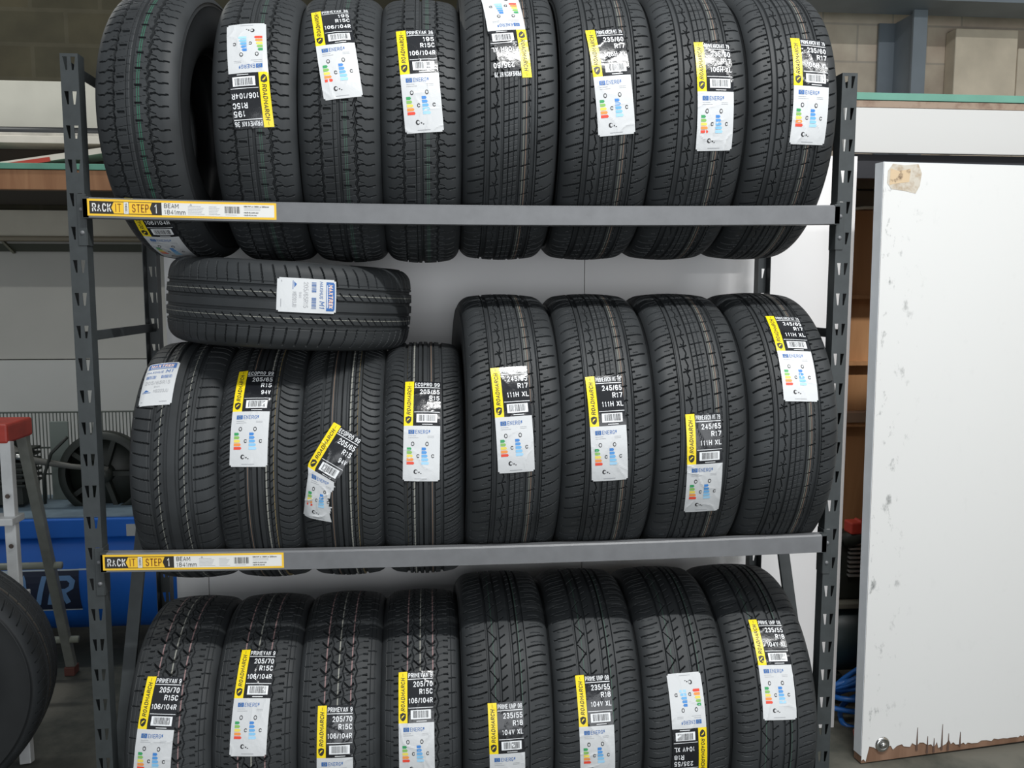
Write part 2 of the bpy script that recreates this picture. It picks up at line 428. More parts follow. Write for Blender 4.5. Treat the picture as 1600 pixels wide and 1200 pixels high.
        for s0 in (-1, 1):
            D = mx(lat(u, s0*v, p, 56, edge-8, 2.8, 6, slope=.35*s0, curve=-9*s0))
            D = mx(lat(u, s0*v, p, 66, edge-20, 1.5, 2, slope=.35*s0, curve=-9*s0, ph=p/2))
        M[np.abs(v-34) < .8] = 6; M[(np.abs(v+36) < .8)] = 6
    fade = np.clip((edge-2-np.abs(v))/6, 0, 1)
    M[D > 2.5] = 0
    return D*fade, M

P_DIM = mat('paint_line_dim', (.035, .085, .06), .7)
P_PALE = mat('paint_line_pale', (.17, .18, .15), .7)
PAINT = [RUB, P_WHITE, P_GREEN, P_BROWN, P_PINK, P_YEL, P_DIM, P_PALE]
TM = {}
def tread_mesh(k):
    if k in TM: return TM[k]
    K = KIND[k]; C = 2*PI*K['R']; nu = int(C/1.45); h = K['tw']/2+40; nv = int(2*h/1.5)
    s = np.linspace(-h, h, nv+1); u = np.arange(nu)*C/nu
    U, S = np.meshgrid(u, s, indexing='ij')
    D, M = pattern(k, U, S, C)
    x, r, nx, nr = crown(k, s)
    X = x[None, :]-nx[None, :]*D; Rr = r[None, :]-nr[None, :]*D
    th = (u/K['R'])[:, None]
    V = np.stack([X, -Rr*np.cos(th), Rr*np.sin(th)], -1).reshape(-1, 3)/1000
    i = np.arange(nu)[:, None]; j = np.arange(nv)[None, :]; i2 = (i+1) % nu; n = nv+1
    F = np.stack([i*n+j, i2*n+j, i2*n+j+1, i*n+j+1], -1).reshape(-1, 4)
    mi = M[:, :-1].reshape(-1)
    TM[k] = np_mesh('tread', V, F[:, ::-1], PAINT, mi, False); return TM[k]
SM = {}
def sidewall_mesh(k, sgn):
    if (k, sgn) in SM: return SM[(k, sgn)]
    K = KIND[k]; h = K['tw']/2+39
    x1, r1, _, _ = [float(q) for q in crown(k, h)]
    W2 = K['W']/2; rim = K['rim']; R0 = K['R']
    pts = [(x1-.4, r1+.4), (min(W2-2, x1+5), r1-7)]
    mid = rim+(R0-rim)*.52
    for t in np.linspace(0.15, 1, 9):
        a = t*PI/2
        pts.append((x1+5+(W2-x1-5)*math.sin(a), mid+(r1-7-mid)*math.cos(a)))
    # raised rings
    for t in np.linspace(.1, 1, 10):
        a = t*PI/2
        pts.append((W2-22*(1-math.cos(a)), mid-(mid-rim-6)*math.sin(a)+(1.2 if int(t*10) == 4 else 0)))
    pts += [(W2-24, rim), (W2-34, rim-1), (W2-40, rim+4)]
    for t in np.linspace(.1, 1, 8):
        a = t*PI/2; pts.append((W2-40+26*math.sin(t*PI)*.9+(K['tw']/2-20-W2+40)*t*t, rim+4+(R0-22-rim-4)*math.sin(a)))
    pts.append((0, R0-19))
    n = 128
    P = np.array(pts); th = np.arange(n)*2*PI/n
    V = np.stack([np.repeat(P[None, :, 0]*sgn, n, 0), -P[None, :, 1]*np.cos(th)[:, None], P[None, :, 1]*np.sin(th)[:, None]], -1).reshape(-1, 3)/1000
    m = len(pts); i = np.arange(n)[:, None]; j = np.arange(m-1)[None, :]; i2 = (i+1) % n
    F = np.stack([i*m+j, i2*m+j, i2*m+j+1, i*m+j+1], -1).reshape(-1, 4)
    if sgn > 0: F = F[:, ::-1]
    SM[(k, sgn)] = np_mesh('sidewall', V, F, [RUBS], None, True); return SM[(k, sgn)]

def sticker_fn(k, thc, vc, rot, seed, crease=1.0, warp=None, sc_=(1.0, 1.04)):
    rng = random.Random(seed); ph = [rng.uniform(0, 6.28) for _ in range(8)]
    dirs = [(rng.uniform(.5, 1), rng.uniform(-1, 1)) for _ in range(3)]
    K = KIND[k]; c, s_ = math.cos(rot), math.sin(rot)
    def fn(a, b, lift):
        a *= sc_[0]; b *= sc_[1]; h = 0
        for i, (da, db) in enumerate(dirs):
            q = (a*da+b*db)/9.+ph[i]+1.3*math.sin((a*db-b*da)/17.+ph[i+3])
            g = max(0, math.sin((a+b*.6)/23.+ph[(i+5) % 8]))
            h += (1-abs(math.sin(q/2)))**5*g
        h = min(h, 1.2)*1.1*crease
        if warp: a, b = warp(a, b)
        v = vc+a*c-b*s_; t = a*s_+b*c
        x, r, nx, nr = [float(q) for q in crown(k, v)]
        r0 = r+nr*(1.0+h+lift); x0 = x+nx*(1.0+h+lift)
        th = thc+t/K['R']
        return (x0/1000, -r0*math.cos(th)/1000, r0*math.sin(th)/1000)
    return fn

def road_sticker(parent, k, thc, vc, rot, lines, seed, warp=None, keep=None, crease=1.0, cls=('C', 'C')):
    fn = sticker_fn(k, thc, vc, rot, seed, crease, warp)
    kp = (lambda a, b: True) if keep is None else keep
    rng = random.Random(seed)
    # black size panel  a -23..45, b 5..127
    s = Sheet(fn, [S_BLACK, S_TXT, S_INK]); s.rect(-23, 5, 45, 127, 0, 0, kp, 3.4)
    L = .7
    def tx(st, a0, b0, a1, b1, bold=.030):
        if kp(a0+14, b0+3): s.text(st, a0, b0, a1, b1, 1, L, bold)
    tx(lines[0], -20, 111.5, 42, 122.5, .02)
    if kp(40, 108): s.rect(-21, 107, 43, 108.6, 1, L)
    x0 = 42
    wd = {0: 0}
    w1 = len(lines[1])*8.2 if '/' in lines[1] else 26; tx(lines[1], x0-w1, 89, x0, 102)
    w2 = len(lines[2])*8.4; tx(lines[2], x0-w2, 71.5, x0, 84)
    w3 = len(lines[3])*7.6; tx(lines[3], x0-w3, 51, x0, 63)
    s.rect(-20, 39.5, 43, 40.8, 1, L)
    s.rect(-14, 14, 37, 35, 1, .5); s.bars(-8, 17, 32, 33, 2, 1.0, seed)
    s.rect(0, 8.5, 26, 10, 1, L)
    root = s.build('size_panel', parent)
    # yellow brand strip
    y = Sheet(fn, [S_YEL, S_INK]); y.rect(-45, 5, -22.5, 127, 0, .15, (None if keep is None else (lambda a, b: kp(-10, b) or True)), 3.4)
    y.text('ROADMARCH', -38.5, 34, -28.5, 112, 1, L, .03, rot=90, shear=.25)
    y.rect(-34, 115, -33.2, 123, 1, L)
    shield = [(-41, 27), (-33.7, 30), (-26.5, 27), (-26.8, 18), (-29.5, 13), (-33.7, 10.5), (-38, 13), (-40.7, 18)]
    y.poly(shield, 1, L)
    y.poly([(-38, 16), (-36.5, 22), (-31.5, 25), (-29.5, 23.8), (-32, 21.5), (-34.5, 19)], 0, L+.3)
    y.build('brand_strip', root)
    # white energy panel
    e = Sheet(fn, [S_WHITE, S_BLUE, S_INK, S_GREY]+EU+EB)
    e.rect(-45, -127, 45, 5.5, 0, .25, (lambda a, b: kp(a, b) and not (abs(a) > 42.5 and b < -124.5)), 3.4)
    def ok(a, b): return kp(a, b)
    if ok(-30, -9): e.rect(-33, -14.5, -18.5, -4.5, 1, L)
    ring = [(-25.7+3.1*math.cos(i*PI/4), -9.5+3.1*math.sin(i*PI/4)) for i in range(8)]
    for px, py in ring: e.poly([(px-.45, py-.45), (px+.45, py-.45), (px+.45, py+.45), (px-.45, py+.45)], 6, L+.4)
    e.text('ENERG', -16, -14, 15, -4.8, 1, L, .012)
    e.poly([(17, -5), (20.5, -5), (18.8, -8), (20.6, -8.2), (17.2, -13.5), (18, -9.6), (16.4, -9.4)], 1, L)
    for i in range(2): e.rect(-33, -19.5-i*4.5, -14+i*6, -18.6-i*4.5, 3, L); e.rect(14, -20-i*3.5, 30, -19.2-i*3.5, 3, L)
    for dx in (-22, 13):
        for rr, mi in ((1, 2), (.6, 0)):
            e.poly([(dx+4.2*rr*math.cos(i*PI/5), -38.5+5.4*rr*math.sin(i*PI/5)) for i in range(10)], mi, L if mi else L+.4)
    for j, (bx, mats) in enumerate(((-36, 4), (0, 9))):
        for i in range(5):
            t = -47-i*8.4; wd = 9+i*1.8
            if ok(bx+4, t-3): e.poly([(bx, t), (bx+wd, t), (bx+wd+2.6, t-3.3), (bx+wd, t-6.6), (bx, t-6.6)], mats+i, L)
        tx0 = bx+24; ci = 'ABCDE'.index(cls[j]); t = -47-ci*8.4
        if ok(tx0+4, t-3): e.text(cls[j], tx0, t-7.5, tx0+7, t+1, 2, L, .09)
    e.poly([(-14+5*math.cos(i*PI/5), -104+5.6*math.sin(i*PI/5)) for i in range(10)], 2, L)
    e.poly([(-12.5+3*math.cos(i*PI/5), -104+3.2*math.sin(i*PI/5)) for i in range(10)], 0, L+.4)
    e.rect(-7, -107, -4, -104, 2, L); e.rect(-2.5, -109, .5, -107, 2, L)
    e.rect(-16, -121.6, 14, -120.2, 3, L)
    e.build('energy_panel', root)
    return root

def blue_sticker(parent, k, thc, vc, rot, seed):
    fn = sticker_fn(k, thc, vc, rot, seed, .35, None, (1.02, 1.36))
    s = Sheet(fn, [S_WHITE, S_BLUE, S_ORG, S_GREY, S_TXT])
    a, b = 40, 52
    s.rect(-a, -b, a, b, 0, 0, lambda x, y: not (abs(x) > a-3.4 and abs(y) > b-3.4), 3.4)
    s.rect(-a+6, 34, a-6, 48, 1, .7); s.rect(-a+9, 47.6, a-9, 49.4, 1, .7)
    s.text('MAXTREK', -28, 38, 28, 46, 4, 1.1, .07, shear=.2); s.text('MAXTREK', -27.5, 38.5, 27.5, 45.5, 2, 1.4, .0, shear=.2)
    s.rect(-27, 35.3, 27, 36.4, 4, 1.1)
    s.text('MAXIMUS', -34, 22, 6, 28, 1, .7, .02, shear=.25); s.text('M1', 12, 22, 30, 31, 1, .7, .05, shear=.25)
    s.bars(-32, 8, -8, 16, 1, .7, seed); s.bars(4, 8, 30, 16, 1, .7, seed+1)
    s.text('205/65R15', -32, -6, 28, 2, 3, .7, .015); s.text('94H', -8, -14, 5, -9.5, 3, .7, .01)
    s.text('MB203JU', -8, -25, 27, -18, 3, .7, .01); s.rect(-34, -25, -14, -24, 1, .7); s.poly([(-32, -23), (-26, -18), (-18, -22)], 1, .7)
    s.rect(-34, -45, -30, -43.5, 3, .7); s.rect(10, -45, 28, -44, 3, .7)
    return s.build('size_sticker', parent)

# table: kind, x, y, z, lean(deg about Y), yaw(deg), spin, label text
ZA, ZB = 1.752, 0.898
def rest(zb, k, y=.28, h=.271):
    r = KIND[k]['R']/1000; return zb+math.sqrt(r*r-h*h)
TYRES = [
    # name, kind, x, z, lean, yaw, spin
    ('t1', 'van_rib', .212, rest(ZA+.004, 'van_rib'), 0, -6.5, 10),
    ('t2', 'van_dim', .443, rest(ZA+.001, 'van_rib'), 0, 0, 40),
    ('t3', 'van_dim', .637, rest(ZA, 'van_rib'), 0, 0, 80),
    ('t4', 'van_dim', .829, rest(ZA-.001, 'van_rib'), 0, 0, 130),
    ('t5', 'highway_a', 1.040, rest(ZA-.001, 'highway_a'), 0, 0, 15),
    ('t6', 'highway_a', 1.276, rest(ZA, 'highway_a'), 0, 0, 95),
    ('t7', 'highway_a', 1.504, rest(ZA+.001, 'highway_a'), 0, 0, 160),
    ('t8', 'highway_a', 1.734, rest(ZA+.003, 'highway_a'), 0, 0, 220),
    ('m1', 'sport', .222, rest(ZB+.004, 'sport'), 0, 0, 20),
    ('m2', 'eco', .424, rest(ZB+.001, 'eco'), 0, 0, 60),
    ('m3', 'eco', .625, rest(ZB, 'eco'), 0, 0, 110),
    ('m4', 'eco', .826, rest(ZB-.001, 'eco'), 0, 0, 170),
    ('m5', 'highway_b', 1.040, rest(ZB-.001, 'highway_b'), 0, 2, 30),
    ('m6', 'highway_b', 1.283, rest(ZB, 'highway_b'), 0, 0, 75),
    ('m7', 'highway_b', 1.521, rest(ZB+.001, 'highway_b'), 0, 0, 140),
    ('m8', 'highway_b', 1.759, rest(ZB+.003, 'highway_b'), 0, 0, 200),
    ('b1', 'van_block', .182, .334, 0, 0, 10),
    ('b2', 'van_block', .393, .334, 0, 0, 70),
    ('b3', 'van_block', .604, .334, 0, 0, 120),
    ('b4', 'van_block', .814, .334, 0, 0, 180),
    ('b5', 'wide', 1.033, .358, 0, 1, 25),
    ('b6', 'wide', 1.272, .358, 0, 0, 85),
    ('b7', 'wide', 1.508, .358, 0, 0, 150),
    ('b8', 'wide', 1.745, .358, 0, 0, 210),
]
#ENDTABLE
#LAB0
LAB = {
    't1': (-1.0327, -12.2, 0.0127),
    't2': (0.2432, -8.6, 3.2292),
    't3': (0.4504, -5.8, 0.1473),
    't4': (0.2397, -2.4, 0.0818),
    't5': (0.5078, -7.9, 3.2311),
    't6': (0.1542, 4.1, 0.1043),
    't7': (0.0622, 27.2, 0.0235),
    't8': (0.1073, 34.8, -0.0220),
    'm1': (0.8186, -49.6, 0.0147),
    'm2': (0.5304, -17.9, -0.0123),
    'm3': (0.0331, -39.6, -0.1765),
    'm4': (0.4030, -2.6, -0.0249),
    'm5': (0.2040, -7.6, 0.0517),
    'm6': (0.1316, -5.6, 0.0506),
    'm7': (-0.1332, 1.1, 0.0451),
    'm8': (0.6370, 13.6, -0.0225),
    'b1': (0.3542, -25.0, -0.0732),
    'b2': (0.5455, -5.4, -0.0401),
    'b3': (0.0912, -7.2, -0.0102),
    'b4': (0.3190, -12.1, 0.0070),
    'b5': (0.0289, -8.2, 0.0208),
    'b6': (0.1930, -10.5, 0.0294),
    'b7': (0.1777, -4.0, 3.1798),
    'b8': (0.5601, 4.3, -0.0146),
    'h': (-0.2523, 26.8, -3.1408),
}
#LAB1
SPEC = {}
def place_tyre(k, loc, rot, spin, flip=False):
    root = empty('tyre', loc, rot)
    t = link(bpy.data.objects.new('tread', tread_mesh(k)), root); t.rotation_euler = (R(spin), 0, R(180) if flip else 0)
    for s_ in (-1, 1): link(bpy.data.objects.new('sidewall', sidewall_mesh(k, s_)), root)
    return root
TX = {'t1': ['PRIMEVAN 36', '195', 'R15C', '106/104R'], 't': ['PRIMEARCH HT 79', '235/60', 'R17', '106H XL'],
      'm': ['ECOPRO 99', '205/65', 'R15', '94V'], 'M': ['PRIMEARCH HT 79', '245/65', 'R17', '111H XL'],
      'b': ['PRIMEVAN 9', '205/70', 'R15C', '106/104R'], 'B': ['PRIME UHP 08', '235/55', 'R18', '104V XL']}
for i in (2, 3, 4): TX['t%d' % i] = TX['t1']
for i in (5, 6, 7, 8): TX['t%d' % i] = TX['t']; TX['m%d' % i] = TX['M']; TX['b%d' % i] = TX['B']
for i in (2, 3, 4): TX['m%d' % i] = TX['m']
for i in (1, 2, 3, 4): TX['b%d' % i] = TX['b']
DESC = {
 't1': 'ribbed van tyre with green line, leftmost on the top shelf, sticker below the beam',
 't2': 'ribbed van tyre second from the left on the top shelf, sticker upside down',
 't3': 'ribbed van tyre third from the left on the top shelf',
 't4': 'ribbed van tyre fourth from the left on the top shelf, last narrow one',
 't5': 'wide tyre with torn upside-down sticker, fifth from left on the top shelf',
 't6': 'wide tyre on the top shelf just right of the one with the torn sticker',
 't7': 'wide tyre second from the right on the top shelf, smooth sticker',
 't8': 'wide tyre at the right end of the top shelf against the right post',
 'm1': 'tyre at the left end of the middle shelf with a blue-topped white sticker',
 'm2': 'narrow tyre second from the left on the middle shelf, sticker with crinkled black panel',
 'm3': 'narrow tyre on the middle shelf with a crooked, torn and crumpled sticker',
 'm4': 'narrow tyre fourth from left on the middle shelf with straight sticker, beside taller tyres',
 'm5': 'tall tyre on the middle shelf, first of the four taller ones from the left',
 'm6': 'tall tyre on the middle shelf, second of the four taller ones from the left',
 'm7': 'tall tyre on the middle shelf with the lowest sticker of the four taller ones',
 'm8': 'tall tyre at the right end of the middle shelf, sticker high near its top',
 'b1': 'block-tread van tyre leftmost in the bottom row, leaning sticker',
 'b2': 'block-tread van tyre second from left in the bottom row, highest sticker of those four',
 'b3': 'block-tread van tyre third from left in the bottom row, lowest sticker of those four',
 'b4': 'block-tread van tyre fourth from the left in the bottom row, next to the wide tyres',
 'b5': 'wide tyre in the bottom row, first right of the block-tread van tyres',
 'b6': 'wide tyre in the bottom row, second right of the block-tread van tyres',
 'b7': 'wide tyre in the bottom row with an upside-down sticker, white part up',
 'b8': 'wide tyre at the right end of the bottom row, sticker slanting beside the right post',
}
def warp_m3(a, b):
    t = min(1, max(0, (b+10)/30)); t = t*t*(3-2*t)
    c, s_ = math.cos(R(-21)), math.sin(R(-21))
    a2 = a*.92; b2 = b
    ra = a2*c-(b2-5)*s_; rb = a2*s_+(b2-5)*c+5
    la = -40+(a+45)*(.80 if b > -90 else .80+(-90-b)*.004); lb = b*.86+(-a*.28)*max(0, 1+b/60)
    return ((ra-9)*t+la*(1-t), rb*t+lb*(1-t))
def keep_m3(a, b):
    if b < 5: return a < 40-10*math.sin((b+10)/22.)**2-(8 if -80 < b < -55 else 0)
    return a < 44-3*math.sin(b/6.)
def keep_t5(a, b):
    if b > 5 and a > 45-(b-5)*.2+2*math.sin(b/3.): return False
    return not (b > 112-6*math.sin(a/4.)-(12 if 4 < a < 24 else 0))
def build_tyres():
    for i, (nm, k, x, z, lean, yaw, spin) in enumerate(TYRES):
        root = place_tyre(k, (x, .28, z), (0, R(lean), R(yaw)), spin, nm == 'm4')
        row = {'t': 'tyres on the top shelf', 'm': 'tyres on the middle shelf', 'b': 'tyres in the bottom row'}[nm[0]]
        tag(root, DESC[nm], 'tyre', row)
        if nm not in LAB: continue
        th, vc, rot = LAB[nm]
        if nm == 'm1': blue_sticker(root, k, th, vc, rot, 5); continue
        kw = {}
        if nm == 'm3': kw = dict(warp=warp_m3, keep=keep_m3, crease=1.8)
        if nm == 't5': kw = dict(keep=keep_t5, crease=.8)
        road_sticker(root, k, th, vc, rot, TX[nm], 11+i*7, cls=('D', 'D') if nm in ('t5', 'b7') else ('C', 'C'), **kw)
    # the tyre lying flat on top of the four narrow ones
    root = empty('tyre', (.470, .285, 1.506)); root.rotation_euler = (R(0), R(90+2.0), 0)
    root.rotation_euler = (Matrix.Rotation(R(3.2), 3, 'Y') @ Matrix.Rotation(R(-90), 3, 'Y')).to_euler()
    t = link(bpy.data.objects.new('tread', tread_mesh('sport')), root); t.rotation_euler = (R(70), 0, 0)
    for s_ in (-1, 1): link(bpy.data.objects.new('sidewall', sidewall_mesh('sport', s_)), root)
    tag(root, 'tyre lying flat across the four narrow tyres of the middle shelf', 'tyre', 'tyres on the middle shelf')
    if 'h' in LAB: th, vc, rot = LAB['h']; blue_sticker(root, 'sport', th, vc, rot, 9)
build_tyres()

# ------------------------------------------------------------------ rack
RW, RD, PH = 1.921, .56, 2.085
def post_web(mirror):
    cu = bpy.data.curves.new('c', 'CURVE'); cu.dimensions = '2D'; cu.fill_mode = 'BOTH'; cu.extrude = .0009
    def spl(pts):
        s = cu.splines.new('POLY'); s.points.add(len(pts)-1)
        for p, (x, y) in zip(s.points, pts): p.co = (x, y, 0, 1)
        s.use_cyclic_u = True
    spl([(0, 0), (.04, 0), (.04, PH), (0, PH)])
    for k in range(-1, 26):
        z = 1.985-k*.0776
        if z < .02: break
        spl([(.0060, z+.0150), (.0160, z+.0150), (.0155, z-.0150), (.0118, z-.0150)][::-1])
        spl([(.0240, z+.0150), (.0342, z+.0150), (.0298, z-.0150), (.0255, z-.0150)][::-1])
    o = bpy.data.objects.new('c', cu); col.objects.link(o); bpy.context.view_layer.update()
    me = bpy.data.meshes.new_from_object(o.evaluated_get(bpy.context.evaluated_depsgraph_get()))
    V = [(v.co.x, v.co.y, v.co.z) for v in me.vertices]; F = [tuple(p.vertices) for p in me.polygons]
    bpy.data.objects.remove(o); bpy.data.curves.remove(cu); bpy.data.meshes.remove(me)
    return V, F
WEB = post_web(0)
def make_post(root, x0, outer_left, y, facing):
    """U-channel post, web at y, flanges run towards facing (+1 back, -1 front)"""
    mb = MB(); V, F = WEB
    def mapx(x): return x0+x if outer_left else x0+.04-x
    mb.add([(mapx(a), y+facing*c, b) for a, b, c in V], F)
    for xx in (x0, x0+.0382):
        mb.box(xx, xx+.0018, min(y+facing*.0009, y+facing*.036), max(y+facing*.0009, y+facing*.036), 0, PH)
    o = mb.build('post', STEEL, root)
    f = MB(); f.box(x0-.003, x0+.043, y-.004 if facing > 0 else y-.04, y+.04 if facing > 0 else y+.004, 0, .014)
    f.build('foot', STEEL, o, bevel=.002)
    return o
def beam(root, y0, y1, ztop, sag, front=True):
    mb = MB(); n = 24; xa, xb = .041, RW-.041; hgt = .047
    prof = [(y0, -hgt), (y0, -.004), (y0+.004*(1 if front else 1), 0), (y1-.003, 0), (y1, -.004), (y1, -hgt), (y1-.004, -hgt-.0015), (y0+.004, -hgt-.0015)]
    m = len(prof); base = []
    for i in range(n+1):
        x = xa+(xb-xa)*i/n; t = (x-RW/2)/(RW/2); dz = -sag*(1-t*t)
        base += [(x, yy, ztop+zz+dz) for yy, zz in prof]
    F = [(i*m+j, i*m+(j+1) % m, (i+1)*m+(j+1) % m, (i+1)*m+j) for i in range(n) for j in range(m)]
    F += [tuple(range(m))[::-1], tuple(n*m+j for j in range(m))]
    mb.add(base, F)
    o = mb.build('beam', BEAMM, root)
    for side in (0, 1):
        c = MB(); zt = ztop+.008; zb_ = ztop-.112
        if front:
            yf = -.0035; wx = (.022, .0425) if side == 0 else (RW-.0425, RW-.022)
            c.box(wx[0], wx[1], yf, -.0010, zb_, zt)
            xi = (.0405, .043) if side == 0 else (RW-.043, RW-.0405)
            c.box(xi[0], xi[1], yf, .034, zb_, zt)
            c.box(xi[0] if side == 0 else xi[0]-.012, xi[1]+.012 if side == 0 else xi[1], y0, -.0035, ztop-.05, ztop+.001)
        else:
            yf = RD+.0035; wx = (.022, .0425) if side == 0 else (RW-.0425, RW-.022)
            c.box(wx[0], wx[1], RD+.001, yf, zb_, zt)
            xi = (.0405, .043) if side == 0 else (RW-.043, RW-.0405)
            c.box(xi[0], xi[1], RD-.034, yf, zb_, zt)
        co = c.build('end_bracket', STEEL, o, bevel=.0008)
        if front:
            xx = .032 if side == 0 else RW-.032
            for zz in (ztop-.028, ztop-.082):
                r = MB(); r.lathe([(-.0032, 0), (-.0032, .0035), (-.0008, .0050), (0, .0052)], (xx, -.0035, zz), 'Y', 14)
                r.build('rivet', BEAMM, o, smooth=True)
    return o
RA_YEL = mat('beam_label_yellow', (.85, .52, .03), .45)
RA_WHT = mat('beam_label_white', (.72, .72, .70), .45)
RA_BLK = mat('beam_label_black', (.02, .018, .015), .45)
RA_BRN = mat('beam_label_brown_ink', (.20, .06, .01), .5)
def beam_label(parent, x0, ztop, sag):
    Lm, Hm = 432, 39
    def fn(a, b, lift):
        x = x0+a/1000; t = (x-RW/2)/(RW/2)
        return (x, -.0205-lift*.0003, ztop-.0035-sag*(1-t*t)-(Hm-b)/1000)
    s = Sheet(fn, [RA_YEL, RA_WHT, RA_BLK, RA_BRN, S_GREY], 20)
    s.rect(0, 0, Lm, Hm, 0, 0); s.rect(168, 5, Lm-5, Hm-5, 1, 1)
    s.rect(5, 5, 168, Hm-5, 2, 1)
    s.poly([(54, 19.5), (60, 6.5), (82, 6.5), (82, Hm-6.5), (60, Hm-6.5)], 0, 2)
    s.rect(82.5, 6, 93, Hm-6, 1, 2)
    s.poly([(94, 6.5), (146, 6.5), (141, 19.5), (146, Hm-6.5), (94, Hm-6.5)], 0, 2)
    s.text('RACK', 11, 10, 54, Hm-10, 1, 3, .06); s.text('IT', 63, 10, 77, Hm-10, 3, 3, .05)
    s.text('1300KG', 85, 9, 90.5, Hm-9, 2, 3, .02, rot=90)
    s.text('STEP', 101, 10, 139, Hm-10, 3, 3, .05); s.text('1', 151, 9, 160, Hm-9, 1, 3, .08)
    s.text('BEAM', 174, 22, 207, 32.5, 2, 3, .012); s.text('1841mm', 174, 7.5, 222, 18, 2, 3, .006)
    for a0, n, wd in ((228, 6, 38), (276, 6, 26)):
        for i in range(n): s.rect(a0, 9+i*3.6, a0+wd-(i*7 % 9), 9.8+i*3.6, 4, 2)
    s.poly([(232, 29), (238, 29), (235, 34)], 4, 2)
    s.bars(312, 13, 347, 29, 2, 2, 3); s.rect(314, 9, 340, 9.8, 4, 2)
    s.text('1841W x 100H x 250mm', 357, 28, 415, 31.5, 2, 3, .02)
    for i in range(2): s.rect(357, 21+i*3.4, 395, 21.8+i*3.4, 4, 2)
    s.text('rack-it.com.au', 357, 14, 390, 17.5, 2, 3, .02); s.text('rack-it.co.nz', 357, 8, 386, 11.5, 2, 3, .02)
    return s.build('beam_sticker', parent)
def build_rack():
    root = empty('storage_rack', (RW/2, RD/2, 0))
    tag(root, 'dark grey boltless steel rack with slotted posts holding the tyres', 'storage rack')
    inv = Matrix.Translation((-RW/2, -RD/2, 0))
    parts = []
    for x0, ol in ((0, True), (RW-.04, False)):
        parts.append(make_post(root, x0, ol, 0, 1)); parts.append(make_post(root, x0, ol, RD, -1))
    for zt, sg in ((1.758, .010), (.905, .009)):
        b = beam(root, -.020, .009, zt, sg); parts.append(b)
        beam_label(b, .052 if zt > 1 else .047, zt, sg)
        parts.append(beam(root, RD-.009, RD+.02, zt, .006, False))
    for xs in (.016, RW-.022):
        for zz in (2.055, 1.430, .08):
            m = MB(); m.box(xs, xs+.006, .003, RD-.003, zz-.012, zz+.012); parts.append(m.build('brace', STEEL, root, bevel=.0015))
        for a, b_ in (((.02, 1.36), (RD-.02, .70)) , ((RD-.02, 1.36), (.02, .20))):
            if a[0] < .1: continue
            m = MB(); xx = xs+.016 if xs < 1 else xs-.012
            m.bar((xx, a[0], a[1]), (xx, b_[0], b_[1]), .012, .034, up=(1, 0, 0)); parts.append(m.build('diagonal_brace', STEEL, root, bevel=.0015))
    for p in parts: p.matrix_parent_inverse = inv
build_rack()
#BACKGROUND
# ------------------------------------------------------------------ the room
def block_mat(name, c1, c2, mortar, bw, bh, ms=.012, rough=.9):
    m = bpy.data.materials.new(name); m.use_nodes = True; nt = m.node_tree; b = nt.nodes['Principled BSDF']
    tc = nt.nodes.new('ShaderNodeTexCoord'); mp = nt.nodes.new('ShaderNodeMapping'); mp.inputs['Rotation'].default_value = (PI/2, 0, 0)
    br = nt.nodes.new('ShaderNodeTexBrick'); br.inputs['Scale'].default_value = 1
    br.inputs['Brick Width'].default_value = bw; br.inputs['Row Height'].default_value = bh; br.inputs['Mortar Size'].default_value = ms
    br.inputs['Color1'].default_value = (*c1, 1); br.inputs['Color2'].default_value = (*c2, 1); br.inputs['Mortar'].default_value = (*mortar, 1)
    nt.links.new(tc.outputs['Object'], mp.inputs['Vector']); nt.links.new(mp.outputs['Vector'], br.inputs['Vector'])
    n = nt.nodes.new('ShaderNodeTexNoise'); n.inputs['Scale'].default_value = 5; n.inputs['Detail'].default_value = 8
    nt.links.new(tc.outputs['Object'], n.inputs['Vector'])
    mx = nt.nodes.new('ShaderNodeMix'); mx.data_type = 'RGBA'; mx.blend_type = 'OVERLAY'; mx.inputs[0].default_value = .55
    nt.links.new(br.outputs['Color'], mx.inputs[6]); nt.links.new(n.outputs['Fac'], mx.inputs[7]); nt.links.new(mx.outputs[2], b.inputs['Base Color'])
    b.inputs['Roughness'].default_value = rough
    bp = nt.nodes.new('ShaderNodeBump'); bp.inputs['Strength'].default_value = .4; bp.inputs['Distance'].default_value = .01
    nt.links.new(n.outputs['Fac'], bp.inputs['Height']); nt.links.new(bp.outputs['Normal'], b.inputs['Normal'])
    return m
